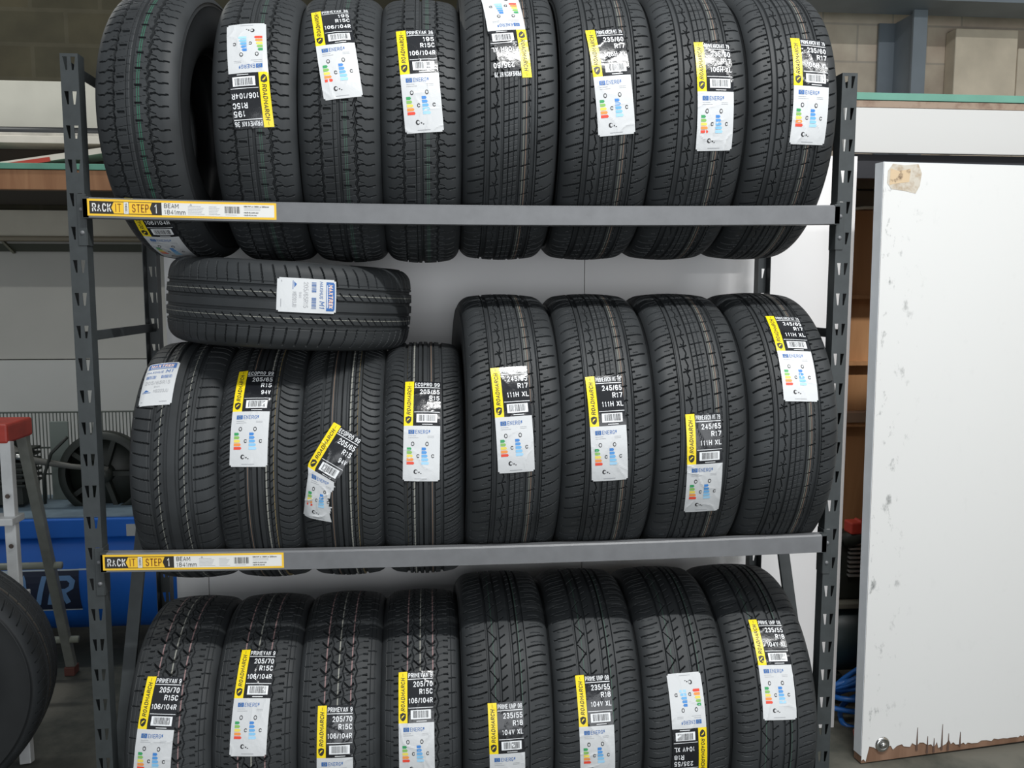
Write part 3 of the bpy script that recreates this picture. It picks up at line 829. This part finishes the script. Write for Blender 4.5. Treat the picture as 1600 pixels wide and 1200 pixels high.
def scuff_mat(name, base, dark, scale=6, lo=.62, hi=.72, rough=.5, stretch=(1, 1, 1), edge=None):
    """painted surface with scuff marks; edge=(x0, x1): marks only between these local x"""
    m = bpy.data.materials.new(name); m.use_nodes = True; nt = m.node_tree; b = nt.nodes['Principled BSDF']
    tc = nt.nodes.new('ShaderNodeTexCoord'); mp = nt.nodes.new('ShaderNodeMapping'); mp.inputs['Scale'].default_value = stretch
    nt.links.new(tc.outputs['Object'], mp.inputs['Vector'])
    n = nt.nodes.new('ShaderNodeTexNoise'); n.inputs['Scale'].default_value = scale; n.inputs['Detail'].default_value = 9; n.inputs['Roughness'].default_value = .65
    nt.links.new(mp.outputs['Vector'], n.inputs['Vector'])
    r = nt.nodes.new('ShaderNodeValToRGB'); r.color_ramp.elements[0].position = lo; r.color_ramp.elements[1].position = hi
    r.color_ramp.elements[0].color = (0, 0, 0, 1); r.color_ramp.elements[1].color = (1, 1, 1, 1)
    nt.links.new(n.outputs['Fac'], r.inputs['Fac'])
    fac = r.outputs['Color']
    if edge:
        sx = nt.nodes.new('ShaderNodeSeparateXYZ'); nt.links.new(tc.outputs['Object'], sx.inputs[0])
        mr = nt.nodes.new('ShaderNodeMapRange'); mr.inputs['From Min'].default_value = edge[0]; mr.inputs['From Max'].default_value = edge[1]
        mr.inputs['To Min'].default_value = 1; mr.inputs['To Max'].default_value = .04; nt.links.new(sx.outputs['X'], mr.inputs['Value'])
        mu = nt.nodes.new('ShaderNodeMath'); mu.operation = 'MULTIPLY'; nt.links.new(fac, mu.inputs[0]); nt.links.new(mr.outputs[0], mu.inputs[1]); fac = mu.outputs[0]
    mx = nt.nodes.new('ShaderNodeMix'); mx.data_type = 'RGBA'; mx.inputs[6].default_value = (*base, 1); mx.inputs[7].default_value = (*dark, 1)
    nt.links.new(fac, mx.inputs[0]); nt.links.new(mx.outputs[2], b.inputs['Base Color']); b.inputs['Roughness'].default_value = rough
    return m
def wood_mat(name, c1, c2, rough=.6, scale=3, rot=(0, 0, 0)):
    m = bpy.data.materials.new(name); m.use_nodes = True; nt = m.node_tree; b = nt.nodes['Principled BSDF']
    tc = nt.nodes.new('ShaderNodeTexCoord'); mp = nt.nodes.new('ShaderNodeMapping'); mp.inputs['Scale'].default_value = (6, 6, .7); mp.inputs['Rotation'].default_value = rot
    nt.links.new(tc.outputs['Object'], mp.inputs['Vector'])
    n = nt.nodes.new('ShaderNodeTexNoise'); n.inputs['Scale'].default_value = scale; n.inputs['Detail'].default_value = 8; n.inputs['Distortion'].default_value = .6
    nt.links.new(mp.outputs['Vector'], n.inputs['Vector'])
    r = nt.nodes.new('ShaderNodeValToRGB'); r.color_ramp.elements[0].position = .35; r.color_ramp.elements[1].position = .65
    r.color_ramp.elements[0].color = (*c1, 1); r.color_ramp.elements[1].color = (*c2, 1)
    nt.links.new(n.outputs['Fac'], r.inputs['Fac']); nt.links.new(r.outputs['Color'], b.inputs['Base Color']); b.inputs['Roughness'].default_value = rough
    return m

FLOOR = scuff_mat('floor_concrete', (.12, .115, .095), (.03, .035, .028), 2.2, .40, .62, .75)
WHITEP = scuff_mat('white_sheet', (.88, .87, .87), (.6, .58, .58), 3, .66, .80, .5)
def one(name, kind_or_label, m, boxes, cat=None, group=None, bevel=0, structure=False, parent=None):
    mb = MB()
    xs = [b[0] for b in boxes]+[b[1] for b in boxes]; ys = [b[2] for b in boxes]+[b[3] for b in boxes]; zs = [b[4] for b in boxes]
    o0 = Vector(((min(xs)+max(xs))/2, (min(ys)+max(ys))/2, min(zs))) if parent is None else Vector((0, 0, 0))
    for x0, x1, y0, y1, z0, z1 in boxes: mb.box(x0-o0.x, x1-o0.x, y0-o0.y, y1-o0.y, z0-o0.z, z1-o0.z)
    o = mb.build(name, m, parent, bevel=bevel); o.location = o0
    if structure: tag(o, kind='structure')
    elif cat: tag(o, kind_or_label, cat, group)
    return o
def build_room():
    one('floor', '', FLOOR, [(-5, 6, -2.6, 4, -.08, 0)], structure=True)
    BW = block_mat('block_wall_shaded', (.060, .052, .030), (.047, .043, .026), (.062, .056, .036), .40, .20)  # dark block colour stands in for the wall lying far from the lamps
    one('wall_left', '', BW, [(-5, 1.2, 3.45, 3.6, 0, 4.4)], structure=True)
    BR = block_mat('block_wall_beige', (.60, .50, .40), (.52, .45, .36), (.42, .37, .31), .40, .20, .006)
    one('wall_right', '', BR, [(1.2, 6, 2.6, 2.75, 0, 4.4)], structure=True)
    one('wall_side', '', BR, [(5.6, 5.75, -2.6, 2.6, 0, 4.4)], structure=True)
    # painted wall linings behind the rack (sheets, each one can be lifted off)
    P = WHITEP
    xs = [.020, .122, 1.349, 2.262]
    for i in range(3):
        one('trim_%d' % (i+1), '', P, [(xs[i]+.0012, xs[i+1]-.0012, .662, .674, 0, 1.985)], structure=True)
    one('trim_4', '', mat('panel_core', (.55, .52, .48), .8), [(.05, 2.22, .676, .70, 0, 1.97)], structure=True)
    # left far side: lining panels below the shelf
    G1 = mat('grey_lining', (.44, .435, .40), .6, noise=.06, nscale=2); G2 = mat('grey_lining_light', (.52, .525, .50), .6, noise=.05, nscale=2)
    G0 = mat('cream_lining', (.56, .53, .44), .6, noise=.1, nscale=4)
    one('trim_5', '', G0, [(-4, .9, 3.38, 3.44, 1.86, 2.02)], structure=True)
    one('trim_6', '', G1, [(-4, .9, 3.40, 3.44, 1.125, 1.855)], structure=True)
    one('trim_7', '', G2, [(-4, .9, 3.37, 3.44, 0, 1.12)], structure=True)
    one('ceiling', '', mat('ceiling_dark', (.10, .11, .10), .9), [(-5, 6, 1.9, 4, 4.3, 4.4)], structure=True)
build_room()

def build_left_back():
    # conduit on the wall
    root = empty('conduit', (-1.4, 3.36, 1.85))
    tag(root, 'thin cream conduit pipe running along the left wall under the wooden shelf', 'pipe')
    m = MB(); m.tube([(-2.4, 0, 0), (2.2, 0, 0)], .017, 14); m.build('pipe', mat('conduit_cream', (.26, .23, .17), .5), root, True)
    m = MB(); m.box(-2.4, 2.2, -.012, .02, -.075, -.03); m.build('shadow_band', mat('shadow_band_dark', (.03, .035, .02), .6), root)  # dark strip standing in for the shadow band below the conduit
    for x in (-.28, .52, 1.3):
        m = MB(); m.bar((x, -.02, -.02), (x+.06, -.02, -.085), .03, .012); m.build('bracket', mat('bracket_olive', (.13, .13, .09), .6), root)
    # shelf
    root = empty('wall_shelf', (-1.6, 2.4, 0))
    tag(root, 'brown wooden shelf plank with a green top edge behind the left post', 'shelf')
    m = MB(); m.box(-1.4, 1.6, 0, .045, 2.035, 2.132); m.build('fascia', wood_mat('shelf_wood', (.23, .105, .045), (.30, .15, .07), .6), root, bevel=.003)
    m = MB(); m.box(-1.4, 1.6, -.006, .98, 2.134, 2.163); m.build('green_board', mat('green_board', (.10, .27, .20), .6, noise=.15, nscale=8), root, bevel=.002)
    m = MB(); m.box(-1.4, 1.6, .05, .96, 2.05, 2.13); m.build('underside', mat('shelf_underside_shade', (.05, .04, .03), .8), root)  # dark colour holds the shadow beneath the shelf
    for x in (-1.2, 1.45):
        m = MB(); m.box(x, x+.06, .85, .93, 0, 2.05); m.build('leg', mat('shelf_leg', (.06, .055, .05), .7), root)
    # things on it
    WS = mat('stored_sheet_white', (.50, .49, .43), .5, noise=.06, nscale=6)
    o = one('stored_sheet', 'large white flat sheet standing on edge at the back of the left shelf', WS, [(-2.9, -.45, 3.05, 3.08, 2.164, 2.70)], 'sheet', bevel=.003)
    m = MB()
    for (a, b, r) in (((-2.8, 2.86, 2.345), (-.35, 2.78, 2.362), .028), ):
        m.tube([a, ((a[0]+b[0])/2, (a[1]+b[1])/2, a[2]+.03), b], r, 14)
    tag(m.build('stored_pipe', mat('pipe_black', (.02, .022, .024), .45), None, True), 'upper black pipe lying on the left shelf in front of white sheet', 'pipe', 'black pipes on the left shelf')
    m = MB(); m.tube([(-2.8, 2.60, 2.347), (-.35, 2.60, 2.347)], .024, 14)
    tag(m.build('stored_pipe', MATS['pipe_black'], None, True), 'lower black pipe lying on the left shelf, nearer and straight', 'pipe', 'black pipes on the left shelf')
    m = MB(); m.box(-.9, .62, -.17, .17, 0, .022)
    o = m.build('stored_board', mat('board_offwhite', (.42, .40, .36), .6, noise=.2, nscale=14), None, bevel=.002); o.location = (-1.35, 2.64, 2.300)
    tag(o, 'off-white flat board lying below the black pipes on the left shelf', 'board')
    m = MB(); m.box(-.95, .64, -.18, .18, 0, .036)
    o = m.build('stored_board', mat('board_white', (.66, .62, .54), .5, noise=.08, nscale=8), None, bevel=.002); o.location = (-1.35, 2.60, 2.263)
    tag(o, 'thick white board lying on the left shelf above the slanting red-edged panel', 'board')
    root = empty('stored_sign', (-.72, 2.41, 2.255)); root.rotation_euler = (0, R(-9.0), 0)
    m = MB(); m.box(-.56, 0, -.20, -.005, -.030, -.002); m.build('panel', MATS['board_white'], root)
    m = MB(); m.box(-.56, -.30, -.2035, -.2005, -.034, -.012); m.build('red_stripe', mat('sign_red', (.45, .05, .03), .5), root)
    root.location.y = 2.615; root.rotation_euler = (0, R(-9.0), 0)
    tag(root, 'slanting white panel with a red front edge, lowest on the left shelf', 'panel')
    o = one('gap_filler', 'dark filler block standing in for the dark gap under the slanting white boards', mat('gap_dark', (.05, .035, .025), .8), [(-2.6, -.5, 2.62, 3.0, 2.165, 2.262)], 'box', bevel=.004)  # dark block added for the unlit gap below the boards

def build_compressor():
    BLUE = mat('compressor_blue', (.012, .13, .55), .38, spec=.5, noise=.06, nscale=5)
    DK = mat('pump_dark', (.018, .022, .018), .5, noise=.3, nscale=15)
    root = empty('air_compressor', (-.75, 1.75, 0))
    tag(root, 'large blue air compressor with wire belt guard behind the left posts', 'air compressor')
    m = MB(); prof = [(-.75, 0), (-.74, .10), (-.70, .20), (-.62, .255), (-.5, .27), (.44, .27), (.52, .262), (.59, .22), (.63, .13), (.64, 0)]
    m.lathe(prof, (0, 0, .335), 'X', 48); t = m.build('tank', BLUE, root, True)
    # decal band: dark stripe with white edges and AIR
    def fn(a, b, lift):
        r = .271+lift*.0006; th = (b)/270.
        return (a/1000, -r*math.cos(th), .335+r*math.sin(th))
    s = Sheet(fn, [mat('decal_navy', (.012, .02, .05), .45), mat('decal_white', (.50, .58, .62), .45), mat('decal_light_blue', (.14, .28, .52), .45)], 30, 9)
    s.rect(-500, -118, 140, 58, 0, 0, cell=25); s.rect(-500, 56, 140, 62, 1, 1, cell=25); s.rect(-500, -124, 140, -118, 1, 1, cell=25)
    s.text('AIR', -140, -90, 115, 36, 2, 3.5, .07, shear=.35)
    s.band([(-225, -118), (-195, -118), (-133, 56), (-163, 56)], 1, 2.5); s.band([(-300, -118), (-260, -118), (-198, 56), (-238, 56)], 2, 2.5)
    s.band([(190, -40), (203, -40), (260, 62), (247, 62)], 1, 2.5); s.band([(140, 56), (258, 56), (258, 63), (140, 63)], 1, 2.5)
    s.build('decal', t)
    m = MB(); m.box(-.62, .46, -.24, .22, .52, .60); m.build('deck', BLUE, root, bevel=.006)
    m = MB(); m.box(-.60, .44, -.22, .20, .601, .606); m.build('deck_mat', mat('deck_grey', (.16, .22, .27), .6, noise=.2, nscale=12), root)
    m = MB(); m.box(.33, .44, -.2445, -.2405, .525, .575); m.build('data_plate', mat('plate_grey', (.42, .44, .44), .5), root)
    for x in (-.5, .45):
        m = MB(); m.box(x-.04, x+.04, -.2, .2, 0, .09); m.build('foot', BLUE, root, bevel=.004)
    # belt guard of vertical wires
    g = MB(); x0, x1, z0, z1 = -.36, .62, .60, 1.0
    for i in range(66):
        x = x0+(x1-x0)*i/65; g.box(x-.0018, x+.0018, .118, .122, z0, z1)
    wires = g.build('guard_wires', mat('wire_grey', (.10, .115, .10), .5), root)
    m = MB()
    for zz in (z0, .72, .84, z1): m.tube([(x0, .12, zz), (x1, .12, zz)], .004, 8)
    m.tube([(x0, .12, z0), (x0, .12, z1)], .005, 8); m.tube([(x1, .12, z0), (x1, .12, z1)], .005, 8)
    m.build('guard_frame', MATS['wire_grey'], root, True)
    m = MB(); m.box(-.10, -.02, .10, .112, .60, .96); m.build('guard_post', mat('guard_post_grey', (.17, .20, .18), .6), root, bevel=.002)
    # flywheel
    cx, cz = .17, .745
    m = MB(); m.lathe([(-.03, .155), (-.03, .185), (.03, .185), (.03, .155), (-.03, .155)], (cx, -.01, cz), 'Y', 48); w_ = m.build('flywheel', DK, root, True)
    m = MB(); m.lathe([(-.004, 0), (-.004, .157), (.004, .157), (.004, 0)], (cx, .012, cz), 'Y', 40); m.build('wheel_disc', DK, w_, True)
    for k in range(5):
        a = k*2*PI/5; m = MB(); m.bar((cx, -.01, cz), (cx+.16*math.cos(a), -.01, cz+.16*math.sin(a)), .03, .02); m.build('spoke', DK, w_)
    m = MB(); m.lathe([(-.05, 0), (-.05, .04), (.05, .04), (.05, 0)], (cx, -.01, cz), 'Y', 20); m.build('hub', DK, w_, True)
    m = MB(); m.tube([(cx-.13, -.06, cz+.17), (cx-.2, -.06, cz+.10), (cx-.235, -.06, cz), (cx-.235, -.06, cz-.12)], .007, 8); m.build('copper_line', DK, root, True)
    # pump with cylinder heads and intake pipe
    m = MB(); m.box(-.42, -.16, -.05, .1, .62, .80)
    for i in range(7): m.box(-.44, -.14, -.07, .1, .70+i*.024, .712+i*.024)
    m.lathe([(0, .09), (.05, .10), (.09, .07), (.09, 0)], (-.29, 0, .86), 'Z', 20)
    m.build('pump', DK, root, bevel=.003)
    m = MB(); m.tube([(-.62, -.05, .93), (-.42, -.05, .945), (-.30, -.05, .93), (-.20, -.05, .86), (-.14, -.05, .82), (.05, -.05, .785), (.2, -.05, .77)], [.035, .035, .034, .026, .016, .012, .012], 14)
    m.build('intake_pipe', mat('pipe_grey_dark', (.10, .10, .09), .5), root, True)
    m = MB(); m.lathe([(0, .013), (.03, .013), (.03, 0)], (-.165, -.07, .835), 'X', 12); m.build('fitting', mat('fitting_silver', (.5, .5, .48), .3, metal=1), root, True)

def build_ladder():
    ALU = mat('ladder_white', (.55, .56, .56), .5, noise=.1, nscale=20); GR = mat('ladder_grey', (.20, .21, .19), .5, noise=.15, nscale=20)
    root = empty('step_ladder', (-.85, .95, 0))
    tag(root, 'step ladder with red cap and white front leg at the left edge', 'ladder')
    m = MB(); m.box(-.27, .285, -.095, .095, 1.03, 1.095); m.build('cap', mat('cap_red', (.42, .045, .03), .5, noise=.15, nscale=20), root, bevel=.008)
    for s_, x, xr in ((-1, -.25, -.23), (1, .272, .255)):
        m = MB(); m.bar((x, -.075, 1.035), (x+s_*.095, -.27, .0), .03, .036, up=(1, 0, 0)); m.build('front_leg', ALU, root, bevel=.003)
        m = MB(); m.bar((xr, .075, 1.035), (xr-s_*.015, .42, .02), .028, .036, up=(1, 0, 0)); l = m.build('rear_leg', GR, root, bevel=.003)
        xf = xr-s_*.015
        m = MB(); m.box(xf-.02, xf+.02, .39, .44, 0, .035); m.build('foot', mat('ladder_foot', (.12, .04, .03), .7), l, bevel=.003)
    for i, z in enumerate((.28, .53, .78)):
        t = (1.035-z)/1.035; y = -.075-.225*t
        m = MB(); m.box(-.26-.12*t, .29+.12*t, y-.04, y+.05, z-.012, z+.012); m.build('step', ALU, root, bevel=.003)
    for z in (.5, .16):
        t = (1.035-z)/1.015; y = .075+.345*t
        m = MB(); m.tube([(-.25, y, z), (.29, y, z)], .014, 12); m.build('rear_brace', mat('ladder_brace', (.30, .32, .27), .45), root, True)
    for zz in (.86, .70):
        m = MB(); y = -.075-.225*(1.035-zz)/1.035
        m.lathe([(-.026, 0), (-.026, .006), (-.022, .008)], (.272+.116*(1.035-zz), y, zz), 'Y', 10); m.build('rivet', mat('rivet_dark', (.08, .06, .05), .5), root)

def build_spare_tyre():
    root = place_tyre('highway_b', (-.70, .49, .375), (0, 0, R(-80)), 40)
    tag(root, 'worn dark tyre standing on the floor at the left edge before the ladder', 'tyre')

def build_right():
    # white door board leaning on nothing but itself: stands on the floor
    ang = math.atan2(.0767, .6227)
    root = empty('white_board', (2.236, .416, 0), (0, 0, ang)); root.rotation_euler = (0, R(-.45), ang)
    tag(root, 'tall white painted board with chipped lower edge standing right of the rack', 'board')
    m = MB(); m.box(0, 1.3, .001, .040, .004, 1.93); m.build('core', wood_mat('board_core', (.16, .085, .05), (.24, .14, .09), .8), root, bevel=.001)
    # painted face with a jagged lower edge
    rng = random.Random(4); P = []; x = 0.0
    while x < 1.3:
        base = .016 if x < .02 else (.020+.02*max(0, 1-x/.4)+.004)
        P.append((x, base+rng.uniform(-.008, .02)*(1 if x < .35 else .3))); x += rng.uniform(.006, .02)
    P.append((1.3, .02))
    m = MB(); V = []; F = []
    for px, pz in P: V += [(px, 0, pz), (px, 0, 1.93)]
    for i in range(len(P)-1): F.append((2*i, 2*i+2, 2*i+3, 2*i+1))
    n = len(V)
    V += [(a, -.0015, c) for a, b, c in V]; F = [tuple(reversed([n+i for i in f])) for f in F][::1]
    F = [tuple(reversed(f)) for f in F]
    for i in range(len(P)-1): F.append((2*i, n+2*i, n+2*i+2, 2*i+2))
    m.add(V, F)
    m.build('painted_face', scuff_mat('board_white_paint', (.72, .725, .72), (.20, .21, .21), 24, .58, .70, .42, (1, 1, .6), (.03, .17)), root)
    m = MB(); m.box(-.0015, 0, .0, .040, .03, 1.93); m.box(-.0015, 1.3, 0, .04, 1.93, 1.9315); m.build('painted_edge', mat('edge_grey_paint', (.72, .76, .80), .5, noise=.06, nscale=9), root)
    # glue patch
    pts = [(.014, -.0022, 1.905), (.030, -.0022, 1.926), (.07, -.0022, 1.922), (.118, -.0022, 1.927), (.131, -.0022, 1.90), (.126, -.0022, 1.862), (.112, -.0022, 1.838), (.07, -.0022, 1.846), (.028, -.0022, 1.850), (.012, -.0022, 1.868)]
    pt2 = [(.022, -.0026, 1.912), (.05, -.0026, 1.905), (.092, -.0026, 1.912), (.088, -.0026, 1.872), (.05, -.0026, 1.868), (.02, -.0026, 1.862)]
    m = MB(); m.add(pts, [tuple(range(10))]); bp_ = m.build('bare_patch', scuff_mat('bare_patch', (.56, .52, .45), (.42, .34, .25), 30, .45, .62, .8), root)
    m = MB(); m.add(pt2, [tuple(range(6))]); m.build('dried_glue', scuff_mat('dried_glue', (.60, .46, .30), (.20, .14, .09), 45, .52, .64, .8), bp_)
    m = MB()
    for cx, cz, h_ in ((.205, .055, .05), (.245, .04, .03), (.30, .045, .06), (.325, .04, .03), (.37, .05, .02), (.90, .07, .10), (.27, .04, .02)):
        m = MB(); m.add([(cx-.004, -.0022, cz-.03), (cx+.004, -.0022, cz-.03), (cx+.001, -.0022, cz+h_), (cx-.001, -.0022, cz+h_)], [(0, 1, 2, 3)])
        m.build('crack', mat('split_brown', (.10, .06, .045), .8), root)
    m = MB(); m.lathe([(-.0025, .026), (-.006, .024), (-.009, .019), (-.006, .013), (-.004, .011), (-.004, 0)], (.075, 0, .062), 'Y', 24); k = m.build('bolt', mat('bolt_steel', (.55, .55, .54), .25, metal=1), root, True)
    m = MB(); m.lathe([(-.0045, .011), (-.010, .009), (-.012, .005), (-.012, 0)], (.078, 0, .060), 'Y', 14); m.build('bolt_head', MATS['bolt_steel'], k, True)

    # wide shelf with white fascia
    root = empty('storage_shelf', (2.3, .75, 0))
    tag(root, 'wide shelf with white front board and green top edge above the white board', 'shelf')
    m = MB(); m.box(-.045, 2.4, 0, .02, 2.012, 2.162); m.build('white_fascia', scuff_mat('fascia_white', (.62, .62, .61), (.4, .35, .3), 9, .68, .8, .5), root, bevel=.002)
    m = MB(); m.box(-.045, 2.4, .0, .9, 2.163, 2.186); m.build('brown_board', scuff_mat('brown_board', (.33, .25, .19), (.18, .11, .08), 9, .5, .65, .8), root, bevel=.001)
    m = MB(); m.box(-.045, 2.4, -.004, .9, 2.187, 2.211); m.build('green_board', mat('green_glass_board', (.13, .32, .25), .5, noise=.12, nscale=5), root, bevel=.001)
    m = MB(); m.box(.0, 2.4, .03, .08, 1.93, 2.0115); m.build('dark_slab', mat('shelf_near_black', (.02, .021, .027), .6), root)  # near-black slab under the fascia
    for x in (.10, 2.3):
        m = MB(); m.box(x, x+.05, .62, .67, 0, 2.162); m.build('leg', MATS['shelf_near_black'], root)
    # steel column and roof beam on the right wall
    ST = mat('steel_blue_grey', (.17, .20, .23), .55, noise=.12, nscale=4)
    root = empty('steel_column', (3.33, 2.42, 0)); tag(root, 'blue-grey steel column standing before the beige block wall', 'column')
    m = MB(); m.box(.04, .115, -.09, -.075, 0, 3.0); m.build('front_flange', ST, root)
    m = MB(); m.box(.068, .08, -.075, .165, 0, 3.0); m.build('web', ST, root)
    m = MB(); m.box(-.02, .115, .150, .165, 0, 3.0); m.build('rear_flange', ST, root)
    root = empty('roof_beam', (3.9, 2.3, 3.0)); tag(root, 'blue-grey steel roof beam crossing the top right corner', 'beam')
    m = MB(); m.box(-1.6, 1.6, -.12, .12, 0, .014); m.build('lower_flange', ST, root)
    m = MB(); m.box(-1.6, 1.6, -.006, .006, .014, .30); m.build('web', ST, root)
    m = MB(); m.box(-1.6, 1.6, -.12, .12, .30, .314); m.build('upper_flange', ST, root)
    BL = mat('concrete_block', (.68, .60, .48), .9, noise=.12, nscale=6, bump=.3, bscale=30)
    one('concrete_pillar', 'pale beige block pillar at the right end of the wall', BL, [(3.71, 4.07, 2.50, 2.598, 0, 2.965)], 'pillar', bevel=.006)
    one('concrete_pillar', 'short pale block pillar cut by the right picture edge', BL, [(4.075, 4.6, 2.50, 2.598, 0, 2.87)], 'pillar', bevel=.006)
    one('small_block', 'small white block standing on the green shelf edge by the steel column', mat('block_white', (.62, .58, .54), .7), [(2.98, 3.05, 1.52, 1.62, 2.211, 2.36)], 'block', bevel=.003)
    one('wall_offcut', 'brown block stub between the steel column and the pale pillar', BL, [(3.62, 3.69, 2.45, 2.598, 0, 2.95)], 'pillar') if False else None

    # brown cabinet seen through the gap
    W1 = wood_mat('cabinet_wood', (.36, .17, .07), (.52, .28, .13), .6, 2)
    root = empty('wooden_cabinet', (2.75, 1.3, 0)); tag(root, 'open brown plywood cabinet behind the gap beside the white board', 'cabinet')
    m = MB(); m.box(-.42, .6, .10, .12, .02, 1.88); m.build('back_panel', W1, root)
    for x in (.58,): m = MB(); m.box(x, x+.02, 0, .10, .02, 1.88); m.build('side_panel', W1, root)
    for z, th in ((1.525, .016), (1.245, .016), (.985, .018), (.42, .018)):
        m = MB(); m.box(-.42, .58, .05, .10, z-th, z); m.build('shelf_board', W1, root)
    one('cardboard_sheet', 'flat grey-brown card lying on the lower cabinet shelf', mat('card', (.30, .20, .14), .8), [(2.38, 3.2, 1.34, 1.398, .986, 1.03)], 'sheet', bevel=.002)
    for i, z in enumerate((1.90, 1.985, 2.06)):
        if z+.07 > 2.1: continue
        one('timber_plank', ['lower dark timber plank stacked on the cabinet top', 'upper dark timber plank stacked on the cabinet top'][i], mat('plank_olive', (.13, .11, .08), .8, noise=.2, nscale=6), [(2.30, 3.2, 1.38, 1.48, z-.019, z+.06)], 'plank', 'planks on the cabinet', bevel=.005)
    m = MB(); m.tube([(2.36, 1.36, 1.86), (2.5, 1.36, 1.868), (2.65, 1.36, 1.887), (2.9, 1.38, 1.888)], .007, 8)
    tag(m.build('white_cable', mat('cable_white', (.5, .5, .42), .5), None, True), 'white cable drooping along the top edge of the brown cabinet', 'cable')
    # small engine-driven machine
    DK = MATS['pump_dark']; RD_ = mat('engine_red', (.55, .06, .04), .45)
    root = empty('portable_compressor', (2.50, .93, 0)); tag(root, 'small red and black engine machine on a dark tank behind the gap', 'machine')
    m = MB(); m.lathe([(-.25, 0), (-.24, .10), (-.2, .14), (.3, .14), (.34, .10), (.35, 0)], (0, 0, .24), 'X', 32); m.build('tank', mat('tank_dark_teal', (.022, .04, .045), .4), root, True)
    m = MB(); m.box(-.22, .3, -.12, .12, .375, .395); m.build('deck', mat('deck_olive', (.13, .125, .10), .7), root, bevel=.003)
    m = MB(); m.box(-.16, .05, -.08, .1, .396, .62); b_ = m.build('engine_block', DK, root, bevel=.01)
    m = MB()
    for i in range(9): m.box(-.12, -.005, -.10, -.08, .49+i*.017, .497+i*.017)
    m.build('cooling_fins', mat('fins_silver', (.45, .44, .42), .4, metal=.6), b_)
    m = MB(); m.box(-.13, -.045, -.12, -.06, .655, .70); m.bar((-.10, -.09, .69), (-.03, -.09, .66), .05, .04); m.build('fuel_cap', RD_, root, bevel=.006)
    m = MB(); m.box(.012, .04, -.115, -.085, .545, .60); m.build('red_switch', RD_, root, bevel=.006)
    m = MB(); m.tube([(-.14, -.08, .62), (-.07, -.1, .65), (.0, -.1, .63), (.12, -.1, .60)], .028, 12); m.build('shroud', DK, root, True)
    m = MB(); m.lathe([(0, 0), (.004, .022), (.03, .026), (.05, 0)], (-.01, -.09, .73), 'Z', 16); m.tube([(-.01, -.09, .73), (.0, -.09, .66)], .012, 8); m.build('choke_knob', DK, root, True)
    m = MB(); m.tube([(.07, -.12, .57), (.03, -.13, .47), (-.03, -.14, .36), (-.06, -.14, .33)], .014, 10); m.build('hose', mat('hose_black', (.02, .025, .025), .5), root, True)
    for x in (-.03, .02):
        m = MB(); m.lathe([(-.135, 0), (-.135, .014), (-.125, .018), (-.10, .016), (-.08, .016)], (x, 0, .445), 'Y', 14); m.build('gauge', mat('gauge_silver', (.5, .5, .5), .3, metal=.7), root, True)
    for x in (-.15, .25):
        m = MB(); m.box(x-.02, x+.02, -.1, .1, 0, .115); m.build('foot', DK, root, bevel=.003)
    # blue hose coil
    m = MB(); rng = random.Random(12); pts = []
    for i in range(220):
        a = i*2*PI/27; lay = i/220
        rx = .20+.035*math.sin(i*.37); ry = .12+.02*math.sin(i*.53+1)
        pts.append((2.47+rx*math.cos(a), .70+ry*math.sin(a)*.5, .03+.22*lay+.05*math.sin(i*.21)+.045*math.cos(a)))
    m.tube(pts, .0095, 10)
    tag(m.build('air_hose', mat('hose_blue', (.02, .14, .48), .35), None, True), 'tangled blue air hose piled on the floor behind the gap', 'hose')
    m = MB(); m.tube([(2.30, .56, .30), (2.36, .55, .27), (2.42, .55, .20), (2.47, .56, .08), (2.48, .57, .0)], .007, 8)
    tag(m.build('grey_cable', mat('cable_grey', (.30, .33, .29), .5), None, True), 'grey cable hanging over the blue hose pile behind the gap', 'cable')
    root = empty('hose_tag', (2.32, .555, .30)); 
    m = MB(); m.box(-.03, .045, -.002, 0, -.02, .02); o = m.build('paper', mat('tag_white', (.65, .66, .66), .6), root); o.rotation_euler = (0, R(25), 0)
    tag(root, 'small white paper tag on the blue hose pile', 'tag')
    m = MB(); m.tube([(2.28, .53, .03), (2.34, .53, .045), (2.40, .54, .02)], [.03, .036, .02], 12)
    tag(m.build('red_fitting', mat('red_plastic', (.35, .05, .03), .5), None, True), 'dull red plastic fitting on the floor behind the right post', 'fitting')
    m = MB(); m.tube([(2.45, -.1, .02), (2.8, .1, .03), (3.4, .15, .02)], .02, 10)
    tag(m.build('floor_pipe', mat('floor_pipe_grey', (.10, .13, .15), .5), None, True), 'grey pipe lying on the floor in front of the white board', 'pipe')
build_left_back(); build_compressor(); build_ladder(); build_spare_tyre(); build_right()
